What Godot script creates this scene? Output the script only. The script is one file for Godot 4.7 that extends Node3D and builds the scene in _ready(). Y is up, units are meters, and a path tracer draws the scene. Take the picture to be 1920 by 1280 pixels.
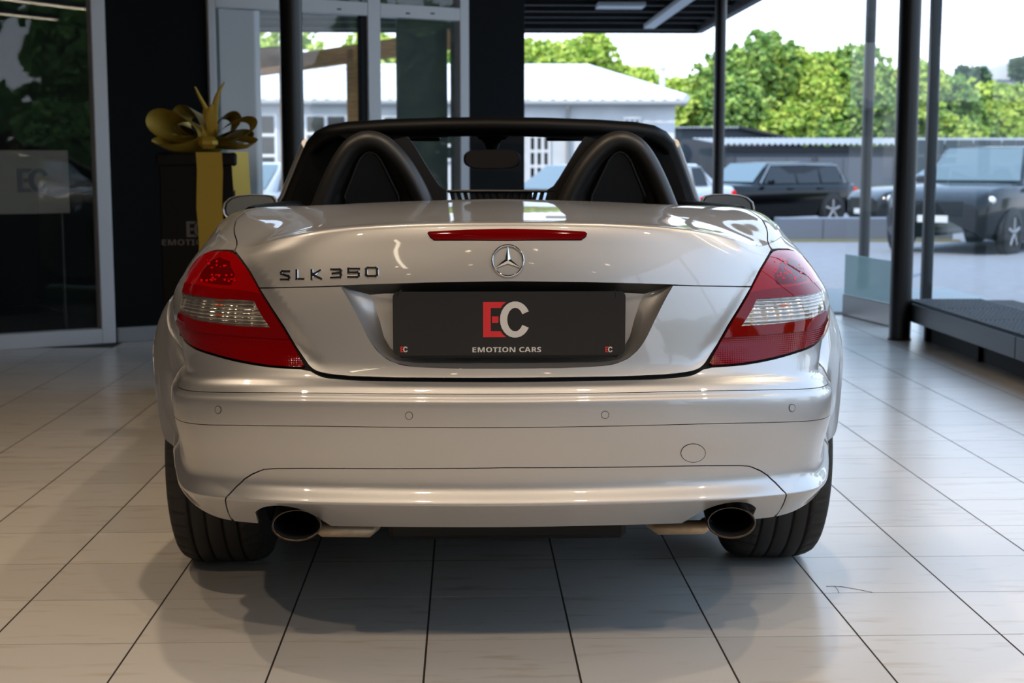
extends Node3D
# A silver two-seat roadster seen from behind in a car showroom. Car axis = z axis, camera at z = 0, floor at y = 0.

const FOCAL := 2704.25          # focal length in pixels of the 1920 x 1280 photograph
const PITCH := 0.12366877
const YAW := 0.0318404
const EYE := Vector3(-0.088, 1.079, 0.0)
const TILE := 0.33

var rng := RandomNumberGenerator.new()
var M := {}
var fwd: Vector3
var rgt: Vector3
var upv: Vector3
var used := {}
var car: Node3D

# ---------------------------------------------------------------- photograph <-> place
func setup_view():
	rgt = Vector3(cos(YAW), 0, sin(YAW))
	fwd = Vector3(sin(YAW) * cos(PITCH), -sin(PITCH), -cos(YAW) * cos(PITCH))
	upv = rgt.cross(fwd)

func ray(px: float, py: float) -> Vector3:
	return fwd + rgt * ((px - 960.0) / FOCAL) - upv * ((py - 640.0) / FOCAL)

func onz(px: float, py: float, z: float) -> Vector3:
	var d := ray(px, py)
	return EYE + d * (z / d.z)

func ony(px: float, py: float, y := 0.0) -> Vector3:
	var d := ray(px, py)
	return EYE + d * ((y - EYE.y) / d.y)

func topx(p: Vector3) -> Vector2:
	var d := p - EYE
	var w := d.dot(fwd)
	return Vector2(960.0 + FOCAL * d.dot(rgt) / w, 640.0 - FOCAL * d.dot(upv) / w)

# ---------------------------------------------------------------- mesh building
class MB:
	var v := PackedVector3Array()
	var n := PackedVector3Array()
	var u := PackedVector2Array()
	var ix := PackedInt32Array()
	func vert(p: Vector3, nn: Vector3, uv := Vector2.ZERO) -> int:
		v.append(p); n.append(nn); u.append(uv)
		return v.size() - 1
	func tri_i(a: int, b: int, c: int):
		var g := (v[c] - v[a]).cross(v[b] - v[a])
		if g.dot(n[a] + n[b] + n[c]) < 0.0:
			ix.append_array([a, c, b])
		else:
			ix.append_array([a, b, c])
	func quad_i(a: int, b: int, c: int, d: int):
		tri_i(a, b, c); tri_i(a, c, d)
	func tri(a: Vector3, b: Vector3, c: Vector3, out := Vector3.ZERO):
		var g := (c - a).cross(b - a).normalized()
		if out != Vector3.ZERO and g.dot(out) < 0.0:
			g = -g
		tri_i(vert(a, g), vert(b, g), vert(c, g))
	func quad(a: Vector3, b: Vector3, c: Vector3, d: Vector3, out := Vector3.ZERO):
		var g := (c - a).cross(b - d)
		if g.length() < 1e-12:
			return
		g = g.normalized()
		if out != Vector3.ZERO and g.dot(out) < 0.0:
			g = -g
		quad_i(vert(a, g, Vector2(0, 1)), vert(b, g, Vector2(1, 1)), vert(c, g, Vector2(1, 0)), vert(d, g, Vector2(0, 0)))
	# box with chamfered edges in a frame t
	func box(size: Vector3, t := Transform3D(), ch := 0.0):
		var h := size * 0.5
		ch = minf(ch, minf(h.x, minf(h.y, h.z)) * 0.98)
		for ax in 3:
			for sg in [-1.0, 1.0]:
				var a1 := (ax + 1) % 3
				var a2 := (ax + 2) % 3
				var pts := []
				for q in [[-1, -1], [1, -1], [1, 1], [-1, 1]]:
					var p := Vector3.ZERO
					p[ax] = sg * h[ax]
					p[a1] = q[0] * (h[a1] - ch)
					p[a2] = q[1] * (h[a2] - ch)
					pts.append(t * p)
				var o := Vector3.ZERO
				o[ax] = sg
				quad(pts[0], pts[1], pts[2], pts[3], t.basis * o)
		if ch <= 0.0:
			return
		for ax in 3:
			var a1 := (ax + 1) % 3
			var a2 := (ax + 2) % 3
			for s1 in [-1.0, 1.0]:
				for s2 in [-1.0, 1.0]:
					var pts := []
					for q in [[0, -1], [0, 1], [1, 1], [1, -1]]:
						var p := Vector3.ZERO
						p[ax] = q[1] * (h[ax] - ch)
						p[a1] = s1 * (h[a1] - (0.0 if q[0] == 0 else ch))
						p[a2] = s2 * (h[a2] - (ch if q[0] == 0 else 0.0))
						pts.append(t * p)
					var o := Vector3.ZERO
					o[a1] = s1; o[a2] = s2
					quad(pts[0], pts[1], pts[2], pts[3], t.basis * o)
		for sx in [-1.0, 1.0]:
			for sy in [-1.0, 1.0]:
				for sz in [-1.0, 1.0]:
					var s := Vector3(sx, sy, sz)
					var a := t * (s * Vector3(h.x, h.y - ch, h.z - ch))
					var b := t * (s * Vector3(h.x - ch, h.y, h.z - ch))
					var c := t * (s * Vector3(h.x - ch, h.y - ch, h.z))
					tri(a, b, c, t.basis * s)
	func grid(rows: Array, closed_u := false, flip_hint := Vector3.ZERO):
		# rows: array of PackedVector3Array, smooth normals by differences
		var nr := rows.size()
		var nc: int = rows[0].size()
		var base := v.size()
		for r in nr:
			for c in nc:
				var cl := (c - 1 + nc) % nc if closed_u else maxi(c - 1, 0)
				var cr := (c + 1) % nc if closed_u else mini(c + 1, nc - 1)
				var du: Vector3 = rows[r][cr] - rows[r][cl]
				var dv: Vector3 = rows[mini(r + 1, nr - 1)][c] - rows[maxi(r - 1, 0)][c]
				var g := dv.cross(du)
				if g.length() < 1e-10:
					g = Vector3.UP * 1e-3
				v.append(rows[r][c]); n.append(g.normalized())
				u.append(Vector2(float(c) / maxf(1, nc - 1), float(r) / maxf(1, nr - 1)))
		for r in nr - 1:
			for c in (nc if closed_u else nc - 1):
				var c2 := (c + 1) % nc
				quad_i(base + r * nc + c, base + r * nc + c2, base + (r + 1) * nc + c2, base + (r + 1) * nc + c)
	func tube(path: Array, rad, seg := 10, caps := true):
		var rows := []
		var ref := Vector3.UP
		for k in path.size():
			var d: Vector3 = (path[mini(k + 1, path.size() - 1)] - path[maxi(k - 1, 0)]).normalized()
			if absf(d.dot(ref)) > 0.95:
				ref = Vector3.RIGHT if absf(d.x) < 0.9 else Vector3.BACK
			var a := d.cross(ref).normalized()
			var b := a.cross(d).normalized()
			ref = b
			var r: float = rad[k] if rad is Array else rad
			var ring := PackedVector3Array()
			for q in seg:
				var th := TAU * q / seg
				ring.append(path[k] + (a * cos(th) + b * sin(th)) * r)
			rows.append(ring)
		var base := v.size()
		for r in rows.size():
			for c in seg:
				v.append(rows[r][c]); n.append((rows[r][c] - path[r]).normalized()); u.append(Vector2(float(c) / seg, r))
		for r in rows.size() - 1:
			for c in seg:
				var c2 := (c + 1) % seg
				quad_i(base + r * seg + c, base + r * seg + c2, base + (r + 1) * seg + c2, base + (r + 1) * seg + c)
		if caps:
			for e in [0, rows.size() - 1]:
				var o: Vector3 = path[e] - path[1 if e == 0 else e - 1]
				for c in seg:
					tri(path[e], rows[e][c], rows[e][(c + 1) % seg], o)
	func prism(poly: PackedVector2Array, depth: float, t := Transform3D()):
		# polygon in xy, extruded from z = 0 to z = depth
		var tr := Geometry2D.triangulate_polygon(poly)
		for k in range(0, tr.size(), 3):
			var a := poly[tr[k]]; var b := poly[tr[k + 1]]; var c := poly[tr[k + 2]]
			tri(t * Vector3(a.x, a.y, depth), t * Vector3(b.x, b.y, depth), t * Vector3(c.x, c.y, depth), t.basis * Vector3(0, 0, signf(depth)))
			tri(t * Vector3(a.x, a.y, 0), t * Vector3(b.x, b.y, 0), t * Vector3(c.x, c.y, 0), t.basis * Vector3(0, 0, -signf(depth)))
		var cw := 1.0 if Geometry2D.is_polygon_clockwise(poly) else -1.0
		for k in poly.size():
			var a := poly[k]; var b := poly[(k + 1) % poly.size()]
			var e := b - a
			var o := Vector3(-e.y, e.x, 0) * cw
			quad(t * Vector3(a.x, a.y, 0), t * Vector3(b.x, b.y, 0), t * Vector3(b.x, b.y, depth), t * Vector3(a.x, a.y, depth), t.basis * o)
	func mesh() -> ArrayMesh:
		var am := ArrayMesh.new()
		var a := []
		a.resize(Mesh.ARRAY_MAX)
		a[Mesh.ARRAY_VERTEX] = v; a[Mesh.ARRAY_NORMAL] = n; a[Mesh.ARRAY_TEX_UV] = u; a[Mesh.ARRAY_INDEX] = ix
		am.add_surface_from_arrays(Mesh.PRIMITIVE_TRIANGLES, a)
		return am

func lathe(mb: MB, prof: Array, axis_o: Vector3, axis: Vector3, seg := 32, a0 := 0.0, a1 := TAU):
	# prof: [[along, radius], ...]
	var ref := Vector3.UP if absf(axis.y) < 0.9 else Vector3.RIGHT
	var a := axis.cross(ref).normalized()
	var b := axis.cross(a).normalized()
	var rows := []
	for p in prof:
		var ring := PackedVector3Array()
		for q in seg + 1:
			var th := a0 + (a1 - a0) * q / seg
			ring.append(axis_o + axis * p[0] + (a * cos(th) + b * sin(th)) * p[1])
		rows.append(ring)
	mb.grid(rows)

func put(mb: MB, called: String, mat: Material, parent: Node = null) -> MeshInstance3D:
	return put_mesh(mb.mesh(), called, mat, parent)

func put_mesh(m: Mesh, called: String, mat: Material, parent: Node = null) -> MeshInstance3D:
	var o := MeshInstance3D.new()
	o.mesh = m
	o.material_override = mat
	if parent == null:
		o.name = numbered(called)
		add_child(o)
	else:
		o.name = called
		parent.add_child(o, true)
	return o

func numbered(called: String) -> String:
	var k: int = used.get(called, -1) + 1
	used[called] = k
	return called if k == 0 else "%s_%03d" % [called, k]

func thing(called: String, label: String, category: String, at := Vector3.ZERO, turn := 0.0, group := "") -> Node3D:
	var o := Node3D.new()
	o.name = numbered(called)
	add_child(o)
	o.position = at
	o.rotation.y = turn
	tag(o, label, category, group)
	return o

func tag(o: Node, label: String, category := "", group := "", kind := ""):
	if label: o.set_meta("label", label)
	if category: o.set_meta("category", category)
	if group: o.set_meta("group", group)
	if kind: o.set_meta("kind", kind)

func struct_(o: Node) -> Node:
	o.set_meta("kind", "structure")
	return o

func subnode(called: String, parent: Node) -> Node3D:
	var o := Node3D.new()
	o.name = called
	parent.add_child(o, true)
	return o

# ---------------------------------------------------------------- materials
func mat(c: Color, rough := 0.5, metal := 0.0, spec := 0.5) -> StandardMaterial3D:
	var m := StandardMaterial3D.new()
	m.albedo_color = c
	m.roughness = rough
	m.metallic = metal
	m.metallic_specular = spec
	return m

func coated(c: Color, rough: float, metal: float, coat := 1.0, coat_rough := 0.03) -> StandardMaterial3D:
	var m := mat(c, rough, metal)
	m.clearcoat_enabled = true
	m.clearcoat = coat
	m.clearcoat_roughness = coat_rough
	return m

func pane(c: Color) -> StandardMaterial3D:
	var m := mat(c, 0.0)
	m.transparency = BaseMaterial3D.TRANSPARENCY_ALPHA
	return m

func noise_tex(freq: float, seed_: int, c0: Color, c1: Color, w := 512, h := 512, oct := 4, lo := 0.0, hi := 1.0, stretch := Vector2.ONE) -> ImageTexture:
	var fn := FastNoiseLite.new()
	fn.seed = seed_
	fn.noise_type = FastNoiseLite.TYPE_SIMPLEX_SMOOTH
	fn.frequency = freq
	fn.fractal_octaves = oct
	var im := Image.create(w, h, false, Image.FORMAT_RGB8)
	for y in h:
		for x in w:
			# blended over the border so that the picture repeats
			var fx := float(x) / w
			var fy := float(y) / h
			var sx := x * stretch.x
			var sy := y * stretch.y
			var wx := w * stretch.x
			var wy := h * stretch.y
			var a := fn.get_noise_2d(sx, sy)
			var b := fn.get_noise_2d(sx - wx, sy)
			var c := fn.get_noise_2d(sx, sy - wy)
			var d := fn.get_noise_2d(sx - wx, sy - wy)
			var val := lerpf(lerpf(a, b, fx), lerpf(c, d, fx), fy)
			var t := clampf((val * 0.7 + 0.5 - lo) / (hi - lo), 0, 1)
			im.set_pixel(x, y, c0.lerp(c1, t))
	return ImageTexture.create_from_image(im)

func triplanar(m: StandardMaterial3D, tex: Texture2D, scale: Vector3, world := true) -> StandardMaterial3D:
	m.albedo_texture = tex
	m.uv1_triplanar = true
	m.uv1_world_triplanar = world
	m.uv1_scale = scale
	return m

func glow(c: Color, e: float) -> StandardMaterial3D:
	var m := mat(c, 0.5)
	m.emission_enabled = true
	m.emission = c
	m.emission_energy_multiplier = e
	return m

# ---------------------------------------------------------------- the car's outer skin: a smooth surface through a net of points
var NET := []                 # NET[column][row], left to right
var SK := PackedFloat64Array()
var VK := PackedFloat64Array()
var VROW := PackedFloat64Array()
var tab_sv := []
var tab_px := PackedVector2Array()
var NCOL := 15
var NROW := 24

func vpl(a: Array) -> Array:
	var out := []
	for k in range(0, a.size(), 2):
		out.append(Vector2(a[k], a[k + 1]))
	return out

func build_net():
	var k1 := vpl([0, -2.965, .22, -2.975, .42, -3.0, .57, -3.045, .675, -3.11, .735, -3.20, .765, -3.30, .785, -3.40, .80, -3.50])
	var k2 := vpl([0, -3.02, .22, -3.03, .42, -3.065, .56, -3.115, .668, -3.185, .733, -3.275, .770, -3.37, .790, -3.46, .802, -3.54, .812, -3.62, .825, -3.70, .84, -3.83, .848, -3.98, .85, -4.15, .848, -4.38])
	var k3 := vpl([0, -3.045, .22, -3.06, .40, -3.10, .51, -3.15, .594, -3.225, .652, -3.31, .690, -3.395, .715, -3.475, .732, -3.56, .745, -3.64, .752, -3.72, .768, -3.85, .78, -4.0, .788, -4.17, .795, -4.40])
	var k4 := vpl([0, -3.06, .22, -3.075, .395, -3.118, .50, -3.175, .572, -3.25, .62, -3.33, .655, -3.41, .68, -3.49, .698, -3.575, .712, -3.655, .727, -3.735, .744, -3.86, .757, -4.0, .768, -4.18, .775, -4.40])
	var k7 := vpl([0, -4.10, .12, -4.10, .22, -4.10, .31, -4.10, .40, -4.10, .48, -4.10, .55, -4.10, .60, -4.10, .64, -4.10, .665, -4.10, .68, -4.10, .69, -4.11, .70, -4.15, .71, -4.25, .715, -4.40])
	var y3 := [.905, .90, .893, .883, .866, .864, .866, .868, .87, .872, .875, .88, .882, .884, .885]
	var y4 := [.949, .945, .931, .909, .888, .888, .892, .896, .90, .905, .91, .915, .918, .92, .92]
	var y7 := [.975, .973, .97, .967, .963, .958, .953, .95, .947, .944, .942, .94, .938, .936, .93]
	var bulge := [.003, .005, .010, .018, .028, .030, .030, .030, .028, .024, .020, .016, .012, .010, .008]
	var lip := {9: Vector3(.843, .42, -3.555), 10: Vector3(.890, .595, -3.70), 11: Vector3(.90, .66, -3.90), 12: Vector3(.89, .60, -4.09), 13: Vector3(.868, .42, -4.23), 14: Vector3(.855, .20, -4.38)}
	var low := [Vector3(0, .300, -3.03), Vector3(.22, .297, -3.05), Vector3(.40, .288, -3.10), Vector3(.55, .277, -3.17), Vector3(.65, .272, -3.24), Vector3(.715, .293, -3.28), Vector3(.762, .325, -3.34), Vector3(.785, .352, -3.42), Vector3(.80, .39, -3.485)]
	# rows 3..14: [height at the centre line, set back from the bumper line, drop at the corner]
	var rows := {1: [.3615, .0005, -.012], 2: [.3665, .0005, -.012], 3: [.398, -.0195, -.012], 4: [.442, -.017, -.02], 5: [.49, -.007, -.024], 6: [.529, -.001, -.026], 7: [.565, 0.0, -.025], 8: [.582, -.002, -.024], 9: [.591, -.008, -.024], 10: [.598, -.011, -.024], 11: [.612, -.020, -.022], 12: [.6225, -.034, -.018], 13: [.634, -.036, -.01], 14: [.66, -.040, -.006]}
	var half := []
	for c in NCOL:
		var col := []
		col.resize(NROW)
		var wdrop := clampf((c - 1.5) / 4.5, 0, 1)
		wdrop = wdrop * wdrop * (3 - 2 * wdrop)
		col[15] = Vector3(k2[c].x, .75, k2[c].y)
		col[17] = Vector3(k3[c].x, y3[c], k3[c].y)
		var a: Vector3 = col[15]
		var b: Vector3 = col[17]
		col[16] = a.lerp(b, .55) + Vector3(.0, 0, 0) + (Vector3(.010, 0, .008) if c > 3 else Vector3(0, 0, .004))
		var cr := Vector3(k4[c].x, y4[c], k4[c].y)
		var fr := Vector3(k7[c].x, y7[c], k7[c].y)
		col[18] = cr + (b - cr) * .10
		col[19] = cr.lerp(fr, .008) + Vector3(0, .0025, 0)
		for q in [[20, .10], [21, .35], [22, .68]]:
			var t: float = q[1]
			col[q[0]] = cr.lerp(fr, t) + Vector3(0, bulge[c] * 4 * t * (1 - t), 0)
		col[23] = fr
		if c <= 8:
			var nrm := Vector2.ZERO
			var lo_c := maxi(c - 1, 0)
			var d: Vector2 = k1[mini(c + 1, 8)] - k1[lo_c]
			if c == 0:
				d = Vector2(1, 0)
			nrm = Vector2(-d.y, d.x).normalized()       # points outwards (towards +x, +z)
			col[0] = low[c]
			for r in rows:
				var q: Array = rows[r]
				var p: Vector2 = k1[c] + nrm * q[1]
				if r == 14:
					var pk: Vector2 = k2[c]
					p = p.lerp(pk, .45)
				if r == 13:
					var pk2: Vector2 = k2[c]
					p = p.lerp(pk2, .2)
				var yy: float = q[0] + q[2] * wdrop
				if r < 7 and c > 4:
					# towards the wheel the lower edge rises
					var top7: float = .565 - .025 * wdrop
					var tt: float = (q[0] - .30) / .265
					var bw: float = [.4, .8, 1.0, 1.0][c - 5]
					yy = lerpf(yy, lerpf(low[c].y, top7, tt), bw)
					p = p.lerp(Vector2(low[c].x, low[c].z), bw * .5 * (1.0 - tt))
				col[r] = Vector3(p.x, yy, p.y)
		half.append(col)
	# row parameter: length along the centre line
	VK.clear()
	VK.append(0.0)
	for r in range(1, NROW):
		VK.append(VK[r - 1] + half[0][r].distance_to(half[0][r - 1]))
	for c in range(9, NCOL):
		for r in 15:
			var t := (VK[r] - VK[0]) / (VK[15] - VK[0])
			half[c][r] = lip[c].lerp(half[c][15], t) + Vector3(.010 * sin(PI * t), 0, 0)
	var sk := [0.0]
	for c in range(1, NCOL):
		var r := 7 if c <= 8 else 15
		sk.append(sk[c - 1] + half[c][r].distance_to(half[c - 1][r]))
	NET.clear(); SK.clear()
	for c in range(NCOL - 1, 0, -1):
		var m := []
		for p in half[c]:
			m.append(Vector3(-p.x, p.y, p.z))
		NET.append(m); SK.append(-sk[c])
	for c in NCOL:
		NET.append(half[c]); SK.append(sk[c])

func spline(p0: Vector3, p1: Vector3, p2: Vector3, p3: Vector3, h0: float, h1: float, h2: float, t: float) -> Vector3:
	var m1 := ((p1 - p0) + (p2 - p1)) / (h0 + h1)      # the longer side decides, so that close rows make a crisp edge
	var m2 := ((p2 - p1) + (p3 - p2)) / (h1 + h2)
	var t2 := t * t
	var t3 := t2 * t
	return p1 * (2 * t3 - 3 * t2 + 1) + m1 * (h1 * (t3 - 2 * t2 + t)) + p2 * (3 * t2 - 2 * t3) + m2 * (h1 * (t3 - t2))

func find_knot(k: PackedFloat64Array, x: float) -> int:
	var i := k.bsearch(x) - 1
	return clampi(i, 0, k.size() - 2)

func col_at(c: int, r: int, t: float) -> Vector3:
	var col: Array = NET[c]
	var h1 := VK[r + 1] - VK[r]
	var p1: Vector3 = col[r]
	var p2: Vector3 = col[r + 1]
	var p0: Vector3 = col[r - 1] if r > 0 else p1 * 2 - p2
	var p3: Vector3 = col[r + 2] if r + 2 < NROW else p2 * 2 - p1
	var h0 := VK[r] - VK[r - 1] if r > 0 else h1
	var h2 := VK[r + 2] - VK[r + 1] if r + 2 < NROW else h1
	return spline(p0, p1, p2, p3, h0, h1, h2, t)

func skin(s: float, v: float) -> Vector3:
	var c := find_knot(SK, s)
	var r := find_knot(VK, v)
	var tv := clampf((v - VK[r]) / (VK[r + 1] - VK[r]), 0, 1)
	var h1 := SK[c + 1] - SK[c]
	var ts := clampf((s - SK[c]) / h1, 0, 1)
	var p1 := col_at(c, r, tv)
	var p2 := col_at(c + 1, r, tv)
	var last := SK.size() - 1
	var p0 := col_at(c - 1, r, tv) if c > 0 else p1 * 2 - p2
	var p3 := col_at(c + 2, r, tv) if c + 2 <= last else p2 * 2 - p1
	var h0 := SK[c] - SK[c - 1] if c > 0 else h1
	var h2 := SK[c + 2] - SK[c + 1] if c + 2 <= last else h1
	var p := spline(p0, p1, p2, p3, h0, h1, h2, ts)
	# the lid's sides step in beside the tail lights
	if v > VK[12] and v < VK[20]:
		var ax := absf(p.x)
		var xe := .43 + (p.y - .64) / .23 * .178
		var w := smoothstep(xe - .060, xe - .022, ax) * (1.0 - smoothstep(xe + .02, xe + .22, ax))
		w *= smoothstep(.634, .70, p.y) * (1.0 - smoothstep(.80, .90, p.y))
		p.z -= .011 * w
	return p

func skin_n(s: float, v: float) -> Vector3:
	var e := .0012
	var du := skin(s + e, v) - skin(s - e, v)
	var dv := skin(s, v + e) - skin(s, v - e)
	var g := du.cross(dv)
	return g.normalized()

func build_table():
	var ds := .02
	var dv := .012
	for j in int(VK[NROW - 1] / dv) + 1:
		for i in int(SK[SK.size() - 1] / ds) + 1:
			var s := i * ds
			var v := j * dv
			var p := skin(s, v)
			var n := skin_n(s, v)
			if n.dot(EYE - p) > 0.0:
				tab_sv.append(Vector2(s, v)); tab_px.append(topx(p))
			var pm := Vector3(-p.x, p.y, p.z)
			if Vector3(-n.x, n.y, n.z).dot(EYE - pm) > 0.0:
				tab_sv.append(Vector2(-s, v)); tab_px.append(topx(pm))

var inv_lim := 99.0

func inv(px: float, py: float) -> Vector2:
	var q := Vector2(px, py)
	var best := 1e18
	var at := 0
	for k in tab_px.size():
		var d := q.distance_squared_to(tab_px[k])
		if d < best and absf(tab_sv[k].x) < inv_lim:
			best = d; at = k
	var sv: Vector2 = tab_sv[at]
	var cur := best
	for it in 12:
		var f := topx(skin(sv.x, sv.y))
		var e := q - f
		if e.length() < .05:
			break
		var h := .001
		var fs := (topx(skin(sv.x + h, sv.y)) - f) / h
		var fv := (topx(skin(sv.x, sv.y + h)) - f) / h
		var det := fs.x * fv.y - fs.y * fv.x
		if absf(det) < 1e3:
			break
		var st := Vector2((e.x * fv.y - e.y * fv.x) / det, (fs.x * e.y - fs.y * e.x) / det)
		if st.length() > .03:
			st = st.normalized() * .03
		var nx := sv + st
		nx.y = clampf(nx.y, 0, VK[NROW - 1])
		nx.x = clampf(nx.x, -inv_lim, inv_lim)
		var dn := topx(skin(nx.x, nx.y)).distance_squared_to(q)
		if dn > cur * 1.5 + 1:
			break
		sv = nx; cur = dn
	return sv

func smooth_px(a: Array, sub := 3) -> Array:
	# a: [x, y, ...] -> Vector2 list, through all points
	var p := vpl(a)
	var out := []
	for k in p.size() - 1:
		var p0: Vector2 = p[maxi(k - 1, 0)]
		var p1: Vector2 = p[k]
		var p2: Vector2 = p[k + 1]
		var p3: Vector2 = p[mini(k + 2, p.size() - 1)]
		for q in sub:
			out.append(p1.cubic_interpolate(p2, p0 * 1.0, p3, float(q) / sub))
	out.append(p[p.size() - 1])
	return out

func on_skin(a: Array, sub := 1) -> PackedVector2Array:
	var out := PackedVector2Array()
	var pts := smooth_px(a, sub) if sub > 1 else vpl(a)
	if sub < 0:            # straight lines in the photograph, divided
		var src := pts
		pts = []
		for k in src.size() - 1:
			for e in -sub:
				pts.append(src[k].lerp(src[k + 1], float(e) / -sub))
		pts.append(src[src.size() - 1])
	for p in pts:
		out.append(inv(p.x, p.y))
	return out

func mirror(a: PackedVector2Array) -> PackedVector2Array:
	var out := PackedVector2Array()
	for k in range(a.size() - 1, -1, -1):
		out.append(Vector2(-a[k].x, a[k].y))
	return out

func both(a: PackedVector2Array) -> PackedVector2Array:
	# a half outline from the centre line to the centre line, made whole
	var o := a.duplicate()
	o.append_array(mirror(a))
	return tidy(o)

func tidy(o: PackedVector2Array) -> PackedVector2Array:
	var r := PackedVector2Array()
	for p in o:
		if r.is_empty() or r[r.size() - 1].distance_to(p) > 1e-4:
			r.append(p)
	while r.size() > 2 and r[0].distance_to(r[r.size() - 1]) < 1e-4:
		r.remove_at(r.size() - 1)
	return r

func relief(kind: String, k: float, p: Vector2) -> float:
	if kind == "ribs":
		return .0022 * absf(sin(p.y * PI / .0092)) + .0003 * sin(p.x * 800.0)
	if kind == "grid":
		return .00007 * (sin(p.y * TAU / .0042) + sin(p.x * TAU / .0060))
	if kind == "facet":
		return .0006 * sin(p.x * 700.0 + k)
	if kind == "crown":
		return .0035 * (1.0 - pow((p.y - k) / .014, 2))
	return 0.0

func pv(mb: MB, cache: Dictionary, p: Vector2, off: float, bump: String, bk: float) -> int:
	var key := Vector2i(roundi(p.x * 2e5), roundi(p.y * 2e5))
	if cache.has(key):
		return cache[key]
	var n := skin_n(p.x, p.y)
	var at := skin(p.x, p.y) + n * (off + relief(bump, bk, p))
	if bump != "":
		var e := .0003
		var tv := skin(p.x, p.y + .001) - skin(p.x, p.y - .001)
		var tu := skin(p.x + .001, p.y) - skin(p.x - .001, p.y)
		var dv := (relief(bump, bk, p + Vector2(0, e)) - relief(bump, bk, p - Vector2(0, e))) / (2 * e)
		var du := (relief(bump, bk, p + Vector2(e, 0)) - relief(bump, bk, p - Vector2(e, 0))) / (2 * e)
		n = (n - tv.normalized() * dv - tu.normalized() * du).normalized()
	var id := mb.vert(at, n, p)
	cache[key] = id
	return id

# a piece of the skin inside an outline given in skin coordinates; off lifts it, thick gives it an edge
func panel(poly: PackedVector2Array, off := 0.0, thick := .008, ds := .02, dv := .0075, bump := "", bk := 0.0) -> MB:
	var mb := MB.new()
	poly = tidy(poly)
	var lo := poly[0]
	var hi := poly[0]
	for p in poly:
		lo = lo.min(p); hi = hi.max(p)
	var i0 := int(floor(lo.x / ds)); var i1 := int(floor(hi.x / ds))
	var j0 := int(floor(lo.y / dv)); var j1 := int(floor(hi.y / dv))
	var edge := {}
	for k in poly.size():
		var a := poly[k]; var b := poly[(k + 1) % poly.size()]
		var d := (b - a) / Vector2(ds, dv)
		var n := int(ceil(d.length() * 6)) + 1
		for q in n + 1:
			var p := a.lerp(b, float(q) / n)
			var ci := int(floor(p.x / ds)); var cj := int(floor(p.y / dv))
			edge[Vector2i(ci, cj)] = true
	var cache := {}
	for j in range(j0, j1 + 1):
		for i in range(i0, i1 + 1):
			var a := Vector2(i * ds, j * dv)
			var c := a + Vector2(ds, dv)
			if edge.has(Vector2i(i, j)):
				var cell := PackedVector2Array([a, Vector2(c.x, a.y), c, Vector2(a.x, c.y)])
				for piece in Geometry2D.intersect_polygons(scaled(cell, 1000), scaled(poly, 1000)):
					var tr := Geometry2D.triangulate_polygon(piece)
					for k in range(0, tr.size(), 3):
						var ia := pv(mb, cache, piece[tr[k]] / 1000.0, off, bump, bk)
						var ib := pv(mb, cache, piece[tr[k + 1]] / 1000.0, off, bump, bk)
						var ic := pv(mb, cache, piece[tr[k + 2]] / 1000.0, off, bump, bk)
						if ia != ib and ib != ic and ia != ic:
							mb.tri_i(ia, ib, ic)
			elif Geometry2D.is_point_in_polygon((a + c) * .5, poly):
				mb.quad_i(pv(mb, cache, a, off, bump, bk), pv(mb, cache, Vector2(c.x, a.y), off, bump, bk), pv(mb, cache, c, off, bump, bk), pv(mb, cache, Vector2(a.x, c.y), off, bump, bk))
	if thick > 0.0:
		var pts := PackedVector2Array()
		for k in poly.size():
			var a := poly[k]; var b := poly[(k + 1) % poly.size()]
			var n := maxi(1, int(ceil(a.distance_to(b) / .012)))
			for q in n:
				pts.append(a.lerp(b, float(q) / n))
		var tops := PackedVector3Array()
		var ns := PackedVector3Array()
		for p in pts:
			var n := skin_n(p.x, p.y)
			var o := off + relief(bump, bk, p)
			tops.append(skin(p.x, p.y) + n * o); ns.append(n)
		var cw := 1.0 if Geometry2D.is_polygon_clockwise(poly) else -1.0
		for k in pts.size():
			var k2 := (k + 1) % pts.size()
			var e := tops[k2] - tops[k]
			var out := e.cross(ns[k]) * cw
			mb.quad(tops[k], tops[k2], tops[k2] - ns[k2] * thick, tops[k] - ns[k] * thick, -out)
	return mb

func scaled(p: PackedVector2Array, k: float) -> PackedVector2Array:
	var o := PackedVector2Array()
	for q in p:
		o.append(q * k)
	return o

# ---------------------------------------------------------------- the roadster
func sk(c: float) -> float:
	var i := int(floor(c))
	var a := SK[NCOL - 1 + i]
	return a if c == float(i) else lerpf(a, SK[NCOL + i], c - i)

func mir(p: Vector3) -> Vector3:
	return Vector3(-p.x, p.y, p.z)

func cut(a: PackedVector2Array, b: PackedVector2Array) -> PackedVector2Array:
	var best := PackedVector2Array()
	for r in Geometry2D.clip_polygons(scaled(a, 1000), scaled(b, 1000)):
		if r.size() > best.size():
			best = r
	return scaled(best, .001)

func common(a: PackedVector2Array, b: PackedVector2Array) -> PackedVector2Array:
	var best := PackedVector2Array()
	for r in Geometry2D.intersect_polygons(scaled(a, 1000), scaled(b, 1000)):
		if r.size() > best.size():
			best = r
	return scaled(best, .001)

func ellipse_px(cx: float, cy: float, rx: float, ry: float, n := 28) -> PackedVector2Array:
	var a := []
	for k in n:
		a.append(cx + rx * cos(TAU * k / n)); a.append(cy + ry * sin(TAU * k / n))
	return on_skin(a)

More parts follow.
